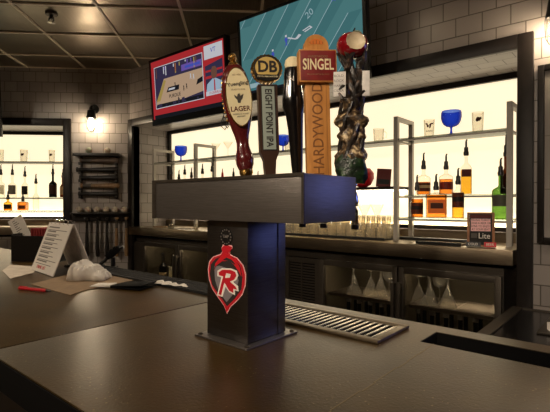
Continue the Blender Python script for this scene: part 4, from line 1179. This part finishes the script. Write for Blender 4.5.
# ================================================================ SCONCES
def sconce(loc, rz, label):
    e = empty('wall_sconce', loc, label, 'wall lamp', rot=(0, 0, rz))
    # wall plate at +y, globe hangs down in front
    m = MB('black'); m.lathe([(.055, 0), (.055, .012), (.045, .022)], 20, M4=Matrix.Translation((0, 0, .19)) @ Matrix.Rotation(PI/2, 4, 'X')); m.build('wall_plate', e)
    m = MB('black'); m.tube([(0, -.02, .19), (0, -.07, .21), (0, -.1, .2), (0, -.11, .16)], .012, 10); m.build('arm', e)
    m = MB('black'); m.lathe([(.052, .06), (.055, .075), (.05, .09), (.042, .15), (.02, .165)], 20, c=(0, -.11, 0)); m.build('socket_hood', e)
    m = MB('bulb'); m.lathe([(.02, .055), (.03, .03), (.036, 0), (.03, -.03), (.012, -.045)], 16, c=(0, -.11, 0)); m.build('bulb', e)
    m = MB('glass'); m.lathe([(.047, .058), (.05, .0), (.046, -.05), (.03, -.075), (.005, -.085)], 20, c=(0, -.11, 0), cap=False); m.build('glass_globe', e)
    m = MB('black')
    for k in range(4):
        a = PI*k/4+.3
        pts = [(.054*math.cos(a)*s_, -.11+.054*math.sin(a)*s_, z_) for s_, z_ in ((1, .06), (1, 0), (.92, -.05), (.6, -.082), (0, -.093))]
        m.tube(pts, .0025, 6); pts2 = [(-p_[0], -.22-p_[1], p_[2]) for p_ in pts]; m.tube(pts2, .0025, 6)
    m.build('wire_cage', e)
    return e
p = LW(91.5, 124, -.11); w = lw2w(p[0], -.0005)
sconce((w[0], w[1], p[2]), PI/4, 'caged wall lamp glowing above the bat rack on the left wall')
sconce((BW(556, 0, 2.79)[0], 2.8995, .93), 0, 'caged wall lamp above the framed poster at the right edge')

# ================================================================ LEFT WALL RACKS (local: x right, y into the wall)
def LWP(px, d=0): return LW(px, 0, d)[0]
def place_left(o_, px, z, d=0):
    w = lw2w(LWP(px, d), d); o_.location = (w[0], w[1], ZC+z); o_.rotation_euler = (0, 0, PI/4); return o_
def zl(py, d=0): return LW(95, py, d)[2]
S_ = 5.2/F
e = place_left(tag(bpy.data.objects.new('bat_rack', None), 'dark wall rack of horizontal bats under the caged wall lamp', 'rack'), 99, zl(197)); COL.objects.link(e)
zb = zl(197); X = lambda px: LWP(px)-LWP(99)
Zr = lambda py: zl(py)-zb
m = MB('wood_dark'); m.box((X(76.5), -.13, Zr(157)), (X(121.5), -.001, Zr(154.3)), bev=.004); m.build('rack_shelf', e)
for px in (82, 117.5):
    m = MB('wood_dark')
    m.box((X(px)-.012, -.02, Zr(199)), (X(px)+.012, -.001, Zr(157)))
    for py in (164.5, 173.5, 181.5, 189.5, 197.5): m.box((X(px)-.012, -.08, Zr(py)-.012), (X(px)+.012, -.02, Zr(py)+.003)); m.box((X(px)-.012, -.085, Zr(py)-.012), (X(px)+.012, -.077, Zr(py)+.02))
    m.build('bracket', e)
def bat(length, r, mat, group, label, horiz=True):
    e_ = tag(bpy.data.objects.new('baseball_bat', None), label, 'bat', group); COL.objects.link(e_)
    m_ = MB(mat); pr = [(r*.55, 0), (r*.95, .004), (r*.95, .014), (r*.62, .026), (r*.64, length*.3), (r*.78, length*.5), (r*.92, length*.72), (r, length*.85), (r, length-.02), (r*.8, length-.004), (r*.3, length)]
    M4 = Matrix.Rotation(PI/2, 4, 'Y') if horiz else None
    m_.lathe(pr, 16, M4=M4); m_.build('bat_body', e_)
    m_ = MB('lab_grey' if mat != 'wood_dark' else 'lab_black')
    m_.lathe([(r*.66, .03), (r*.67, length*.28)], 12, M4=M4, cap=False); m_.build('grip', e_)
    return e_
for (py, mat, lb, xx, ln) in ((164.2, 'wood_grey', 'worn grey brown bat, topmost in the horizontal rack', 80, .44), (173.2, 'wood_dark', 'black bat second from top in the horizontal rack', 76.5, .47), (181.2, 'wood_dark', 'black bat in the middle of the horizontal rack', 79.5, .44), (189.2, 'wood_tan', 'tan wooden bat second from bottom in the horizontal rack', 80.5, .44), (197.2, 'wood_dark', 'black bat at the bottom of the horizontal rack', 78.5, .45)):
    b = bat(ln, .032, mat, None, lb)
    w = lw2w(LWP(xx, -.05), -.05); b.location = (w[0], w[1], ZC+zl(py)+.037-.0); b.rotation_euler = (0, 0, PI/4)
# balls on the rack shelf
M['ball'] = plain('scuffed_leather', rgb(206, 196, 178), .6, c2=rgb(186, 174, 154), scale=40)
M['ball_green'] = plain('faded_green_leather', rgb(150, 156, 134), .6)
def ball(w, z, label, mt='ball', group=None):
    e_ = tag(bpy.data.objects.new('baseball', None), label, 'ball', group); COL.objects.link(e_)
    e_.location = (w[0], w[1], ZC+z); e_.rotation_euler = (0, 0, PI/4)
    m_ = MB(mt); m_.sphere((0, 0, .036), .036, 18); m_.build('leather_cover', e_)
    m_ = MB('red')
    pts = [(.0365*math.cos(t_)*math.cos(.45*math.sin(2*t_)), .0365*math.sin(t_)*math.cos(.45*math.sin(2*t_)), .036+.0365*math.sin(.45*math.sin(2*t_))) for t_ in [2*PI*k/40 for k in range(41)]]
    m_.tube(pts, .0011, 5); m_.build('stitching', e_)
    return e_
ball(lw2w(LWP(89, -.07), -.07), zl(154.3), 'greenish baseball on left side of the horizontal bat rack top', 'ball_green')
ball(lw2w(LWP(107.5, -.07), -.07), zl(154.3), 'cream baseball on right side of the horizontal bat rack top')
# lower rail with six balls and hanging bats
e = place_left(tag(bpy.data.objects.new('bat_rail', None), 'wide black rail on left wall with hanging bats below', 'rail'), 99, zl(222)); COL.objects.link(e)
zb = zl(222)
Zr = lambda py: zl(py)-zb
m = MB('wood_dark'); m.box((X(73.5), -.035, Zr(221)), (X(129.8), -.001, Zr(214)), bev=.003); m.box((X(73.5), -.12, Zr(214)), (X(129.8), -.001, Zr(212.6)), bev=.003); m.build('rail_board', e)
for px in (87, 97.5, 107, 116.5, 126.3): 
    m = MB('black'); m.cyl((X(px), -.035, Zr(219)), (X(px), -.075, Zr(218)), .006, 8); m.build('peg', e)
w0 = None
names = ('first', 'second', 'third', 'fourth', 'fifth', 'sixth')
for i in range(6):
    px = 79+9.0*i
    ball(lw2w(LWP(px, -.06), -.06), zl(212.6), 'cream baseball, %s from the left above the black rail' % names[i], group='baseballs on the rail')
for i, (px, mat, txt) in enumerate(((87, 'wood_dark', 'black bat hanging under rail, leftmost of the three black ones'), (97.5, 'wood_dark', 'black bat hanging under rail, middle of the three black ones'), (107, 'wood_dark', 'black bat hanging under rail, next to the tan bats'), (116.5, 'wood_tan', 'tan bat hanging under rail, left of the two tan ones'), (126.3, 'wood_tan', 'tan bat hanging under rail, nearest the wall corner'))):
    b = bat(.46, .023, mat, 'bats hanging under the rail', txt, horiz=False)
    w = lw2w(LWP(px, -.06), -.06); b.location = (w[0], w[1], ZC+zl(217)); b.rotation_euler = (PI, 0, PI/4)

# poster at the right edge
e = empty('framed_poster', (BW(537, 0, 2.87)[0], 2.868, -.226), 'dark framed pale poster on the tiled wall at the right edge', 'poster')
W, H = .55, 1.0
m = MB('frame_dark')
for a, b in (((0, 0, 0), (.032, .031, H)), ((W-.032, 0, 0), (W, .031, H)), ((.032, 0, H-.032), (W-.032, .031, H)), ((.032, 0, 0), (W-.032, .031, .032))): m.box(a, b, bev=.003)
m.build('frame', e)
M['poster'] = plain('pale_poster', rgb(150, 142, 136), .6, c2=rgb(136, 128, 124), scale=5)
m = MB('poster'); m.box((.033, .018, .033), (W-.033, .024, H-.033)); m.use('greyink')
for i in range(14): m.box((.07, .0172, .1+i*.06), (W-.09-.05*(i % 3), .0179, .118+i*.06))
for i in range(2): m.box((.034, .0170, .3+i*.3), (W-.034, .0179, .306+i*.3))
m.build('print', e)

# ceiling sprinkler and added fill lamps out of view
p = LW(52, 0, 0); 
w = ON(52, 14, 1.568)
e = empty('fire_sprinkler', (w[0], w[1], 1.50), 'small sprinkler head hanging from the metal ceiling at upper left', 'sprinkler', rot=(0, 0, .6))
m = MB('steel_dark'); m.lathe([(.05, .062), (.045, .054), (.015, .052)], 16); m.build('escutcheon', e)
m = MB('black'); m.cyl((0, 0, .053), (0, 0, .02), .014, 10); m.tube([(-.018, 0, .035), (-.022, 0, .01), (0, 0, -.008)], .005, 6); m.tube([(.018, 0, .035), (.022, 0, .01), (0, 0, -.008)], .005, 6); m.build('frame_arms', e)
m = MB('steel_bright'); m.lathe([(.012, -.014), (.03, -.010), (.03, -.008), (.01, -.008)], 14); m.build('deflector', e)
GL = 'added ceiling fill lamps out of view'
def fill_spot(x, y, power, aim=None, spread=70):  # added spot lamps that brighten the room, none in view
    e = empty('fill_light', (x, y, 1.52), 'added round fill lamp on the ceiling, outside the view', 'ceiling lamp', group=GL)
    m = MB('ceil_bar'); m.lathe([(.075, .034), (.08, .02), (.1, .014), (.105, .034)], 24, cap=False); m.build('trim_ring', e)
    m = MB('fill_glow'); m.lathe([(.072, .03), (.072, .026)], 24); m.build('lamp_disc', e)
    l = bpy.data.lights.new('lamp', 'SPOT'); l.energy = power; l.color = (1, .84, .64); l.spot_size = math.radians(110); l.spot_blend = .8; l.shadow_soft_size = .07
    lo = bpy.data.objects.new('lamp_light', l); COL.objects.link(lo); lo.parent = e; lo.location = (0, 0, .01)
    if aim:
        d_ = Vector(aim)-Vector((x, y, 1.53)); lo.rotation_euler = d_.to_track_quat('-Z', 'Y').to_euler(); l.spot_size = math.radians(spread)
for x, y, pw in ((-2.6, -.2, 50), (-.9, -.9, 70), (.9, .3, 60), (-1.5, 1.9, 25), (-.2, 2.0, 22), (-2.8, 1.5, 40), (-4.6, -1.0, 90), (.9, -1.9, 90)):
    if pw: fill_spot(x, y, pw)
fill_spot(.35, -2.2, 360, (-.72, .93, .26), 26)  # added lamp aimed to brighten the tap handles
fill_spot(-.4, -2.4, 70, (-.7, .8, -.1))
fill_spot(-1.6, -2.2, 55, (-1.2, 1.0, -.3))
fill_spot(-3.9, -.6, 130, (-4.9, 2.4, -.9))  # added lamp aimed to brighten the lower left wall

# ================================================================ THINGS ON THE BAR, LEFT
def bar_pt(px, py, dz=0): return ON(px, py, BZ+dz)
def quad_sheet(name, pxs, label, cat, mat, thick=.002, dz=.001):
    P = [bar_pt(*p) for p in pxs]; c = [sum(p[i] for p in P)/len(P) for i in range(2)]
    e = empty(name, (c[0], c[1], BZ+dz), label, cat)
    m = MB(mat); vs = [(p[0]-c[0], p[1]-c[1]) for p in P]
    a = [m.bm.verts.new((x, y, 0)) for x, y in vs]; b = [m.bm.verts.new((x, y, thick)) for x, y in vs]; n = len(vs)
    m.bm.faces.new(a); m.bm.faces.new(b)
    for k in range(n): m.bm.faces.new((a[k], a[(k+1) % n], b[(k+1) % n], b[k]))
    m.build('sheet', e); return e, c
# flip menus standing as a tent: two boards joined by rings at the top
def tent_menu(px0, py0, px1, py1, hgt, label, spread=.10, lines=True, back='steel_dark', rz_off=0, rotadd=0):
    a = bar_pt(px0, py0); b = bar_pt(px1, py1)
    w = math.hypot(b[0]-a[0], b[1]-a[1]); ang = math.atan2(b[1]-a[1], b[0]-a[0])
    e = empty('menu_stand', ((a[0]+b[0])/2, (a[1]+b[1])/2, BZ+.0025), label, 'menu', rot=(0, 0, ang+rotadd))
    tl = math.atan2(spread/2, hgt)
    for s, mt in ((1, 'white'), (-1, back)):
        Mr = Matrix.Translation((0, spread/2, hgt)) @ Matrix.Rotation(s*-tl, 4, 'X') @ Matrix.Translation((0, 0, -hgt*1.0/math.cos(tl)))
        m = MB(mt); Lh = hgt/math.cos(tl); y0, y1 = (-.004, 0) if s > 0 else (0, .004)
        m.box((-w/2, y0, 0), (w/2, y1, Lh-.004), Mr)
        if s > 0 and lines:
            F_ = lambda x, z: Mr @ FACE(x, -.0044, z)
            m.use('greyink'); random.seed(2)
            for k in range(9):
                z = Lh*.88-k*Lh*.085
                m.box((-w*.4, -.0046, z), (-w*.4+w*random.uniform(.35, .45), -.0038, z+.006), Mr)
                m.box((-w*.4, -.0046, z-.012), (-w*.4+w*random.uniform(.5, .8), -.0038, z-.009), Mr)
            text_pts(m, 'DRINK LIST', .022, F_(-w*.1, Lh*.09), 'red')
        m.build('menu_page' if s > 0 else 'back_board', e)
    m = MB('chrome')
    for k in range(5):
        x = -w*.35+w*.7*k/4; c = (x, spread/2, hgt)
        m.tube([(x, spread/2+.012*math.cos(t_), hgt+.002+.012*math.sin(t_)) for t_ in [2*PI*i/12 for i in range(13)]], .0016, 6)
    m.build('binder_rings', e)
    return e
tent_menu(31.5, 270, 53.5, 277.5, .225, 'standing flip menu, white page with small print and red line at its foot', spread=.17, back='plaque_grey')
# napkin caddy
c = bar_pt(19, 262)
e = empty('bar_caddy', (c[0]+.02, c[1]+.12, BZ+.0005), 'black plastic napkin and straw caddy behind the menus', 'caddy', rot=(0, 0, .5))
M['caddy'] = plain('caddy_plastic', rgb(24, 22, 22), .3)
m = MB('caddy')
m.box((-.14, -.08, 0), (.14, .08, .012)); m.box((-.14, -.08, .012), (-.134, .08, .15)); m.box((.134, -.08, .012), (.14, .08, .15)); m.box((-.134, -.08, .012), (.134, -.074, .14)); m.box((-.134, .074, .012), (.134, .08, .15)); m.box((-.003, -.074, .012), (.003, .074, .14))
m.build('caddy_body', e)
P0 = e.location
M['packet_red'] = plain('red_packet', rgb(136, 34, 34), .5)
M['green_cup'] = plain('green_plastic', rgb(20, 62, 36), .35)
first = None
for i in range(10):
    lx, ly = -.03+.0165*i, 0
    X0 = P0.x+math.cos(.5)*lx-math.sin(.5)*ly; Y0 = P0.y+math.sin(.5)*lx+math.cos(.5)*ly
    if first is None:
        first = empty('sugar_packet', (X0, Y0, BZ+.0135), 'dark red packet standing in the row in the black caddy', 'packet', rot=(0, 0, .5), group='red packets in the caddy')
        m = MB('packet_red'); m.box((-.0045, -.06, 0), (.0045, .06, .168), bev=.002); m.build('packet_body', first)
    else:
        c_ = copy_tree(first); c_.location = (X0, Y0, BZ+.0135+ZC)
w = bar_pt(42, 262)
e = empty('plastic_cup', (w[0]-.02, w[1]+.12, BZ+.0005), 'dark green cup beside the black caddy behind the flip menu', 'cup')
m = MB('green_cup'); m.lathe([(.03, 0), (.04, .11), (.038, .11), (.028, .004), (.001, .004)], 20, cap=False); m.build('cup_body', e)
# white card standing in the caddy, leaning left
a_ = .5; lx, ly = -.07, 0.0
e = empty('menu_card', (P0.x+math.cos(a_)*lx, P0.y+math.sin(a_)*lx, BZ+.0135), 'white menu card standing in the black caddy and leaning to the left', 'menu', rot=(0, math.radians(-28), YAW-.15))
m = MB('white'); m.box((-.045, -.001, 0), (.05, .001, .25)); m.use('greyink')
for k in range(12): m.box((-.02, -.0016, .1+k*.012), (.015-.008*(k % 3), -.0011, .104+k*.012))
m.build('card', e)
# flat paper at left
quad_sheet('receipt', [(2, 271), (10, 265), (38, 267), (33, 273), (10, 279)], 'flat white paper lying left of the flip menu', 'paper', 'paper_warm', .0008)
# kraft folder, black check presenter and napkin
e, c = quad_sheet('menu_folder', [(31, 285), (82, 271), (148, 278), (118, 284), (85, 291), (70, 296)], 'brown paper menu sheet lying in front of the napkin', 'paper', 'kraft', .002)
e = empty('check_presenter', (bar_pt(122, 287)[0], bar_pt(122, 287)[1], BZ+.0035), 'black check presenter lying right of the crumpled napkin', 'check holder', rot=(0, 0, .35))
m = MB('black_matte'); m.box((-.015, -.05, 0), (.12, .05, .005), bev=.0015); m.box((-.015, -.05, .006), (.12, .05, .010), Matrix.Rotation(-.06, 4, 'Y'), bev=.0015); m.build('cover', e)
# crumpled napkin
e = empty('crumpled_napkin', (bar_pt(90, 280)[0], bar_pt(90, 280)[1], BZ+.0035), 'crumpled white napkin on the brown paper sheet', 'napkin', rot=(0, 0, YAW))
m = MB('white'); n = 30; vr = []
for i in range(n+1):
    row = []
    for j in range(n+1):
        u = i/n*2-1; v = j/n*2-1
        r2 = max(abs(u), abs(v))
        nv = mn.noise_vector(Vector((u*2.2, v*2.2, 4))); n2 = mn.noise(Vector((u*5, v*5, 1)))
        z = max(0, (1-r2)**.35)*(.070-.035*u)+.018*abs(n2)*(1 if r2 < .9 else .3)+.012*nv.z*(1-r2)
        row.append(m.bm.verts.new((u*.075+.016*nv.x, v*.05+.014*nv.y, max(.0012, z))))
    vr.append(row)
for i in range(n):
    for j in range(n): m.bm.faces.new((vr[i][j], vr[i+1][j], vr[i+1][j+1], vr[i][j+1]))
nb = m.build('napkin_cloth', e, sharp=25)
sm = nb.modifiers.new('s', 'SOLIDIFY'); sm.thickness = .001; sm.offset = 1
p = bar_pt(106, 287)
e2 = empty('folded_napkin', (p[0], p[1], BZ+.0045), 'flat folded white napkin end lying before the crumpled napkin', 'napkin', rot=(0, 0, YAW-.1))
m = MB('white'); m.box((-.05, -.03, 0), (.032, .03, .003), bev=.001); m.box((-.046, -.028, .0035), (.03, .028, .006), Matrix.Rotation(-.03, 4, 'Y')); m.build('folded_sheet', e2)
# red pen
a = bar_pt(19, 290); b = bar_pt(51, 293)
ang = math.atan2(b[1]-a[1], b[0]-a[0]); L = math.hypot(b[0]-a[0], b[1]-a[1])
e = empty('pen', (a[0], a[1], BZ+.0065), 'red pen lying on the bar before the flip menu', 'pen', rot=(0, 0, ang))
m = MB('red'); m.lathe([(.0055, 0), (.006, .005), (.006, L*.85)], 12, M4=Matrix.Rotation(PI/2, 4, 'Y')); m.build('barrel', e)
m = MB('black'); m.lathe([(.005, L*.85), (.0015, L)], 12, M4=Matrix.Rotation(PI/2, 4, 'Y')); m.build('tip', e)
m = MB('red'); m.box((.003, -.0015, .006), (.04, .0015, .0085)); m.build('clip', e)
# soda gun on the bar's far edge
p = bar_pt(109, 268)
e = empty('soda_gun', (p[0], p[1]+.02, BZ+.0005), 'black soda gun in its holder at the far bar edge', 'soda gun', rot=(0, 0, YAW))
m = MB('black'); m.box((-.02, -.018, 0), (.02, .018, .006)); m.cyl((0, 0, .006), (0, 0, .05), .011, 10); m.build('holder', e)
Mr = Matrix.Translation((0, 0, .07)) @ Matrix.Rotation(math.radians(-38), 4, 'Y')
m = MB('black_matte'); m.box((-.035, -.018, -.014), (.045, .018, .016), Mr, bev=.005)
for k in range(3):
    for j in range(2): m.box((-.022+k*.02, -.012+j*.014, .0165), (-.010+k*.02, -.002+j*.014, .021), Mr)
m.build('gun_head', e)
m = MB('black'); m.tube([Mr @ Vector((-.034, 0, 0)), Mr @ Vector((-.055, 0, -.004)), (-.06, 0, .02), (-.056, .02, .008)], .009, 8); m.build('hose', e)
m = MB('black'); m.tube([Mr @ Vector((.046, 0, 0)), Mr @ Vector((.062, 0, -.006))], .008, 8); m.build('nozzle', e)

# ================================================================ CAMERA, WORLD, OUTPUT
cd = bpy.data.cameras.new('camera'); cam = bpy.data.objects.new('camera', cd); COL.objects.link(cam)
cd.sensor_width = 36; cd.lens = 36*F/550; cd.clip_start = .02
pitch = math.atan((206-HY)/F)
S.cycles.transparent_max_bounces = 48
cam.location = (0, 0, ZC); cam.rotation_euler = (PI/2-pitch, 0, YAW)
S.camera = cam
w = bpy.data.worlds.new('world'); S.world = w; w.use_nodes = True
w.node_tree.nodes['Background'].inputs[0].default_value = (1, .82, .6, 1); w.node_tree.nodes['Background'].inputs[1].default_value = .02
S.view_settings.view_transform = 'Standard'; S.view_settings.look = 'None'; S.view_settings.exposure = .3; S.view_settings.gamma = 1
S.view_settings.use_curve_mapping = False
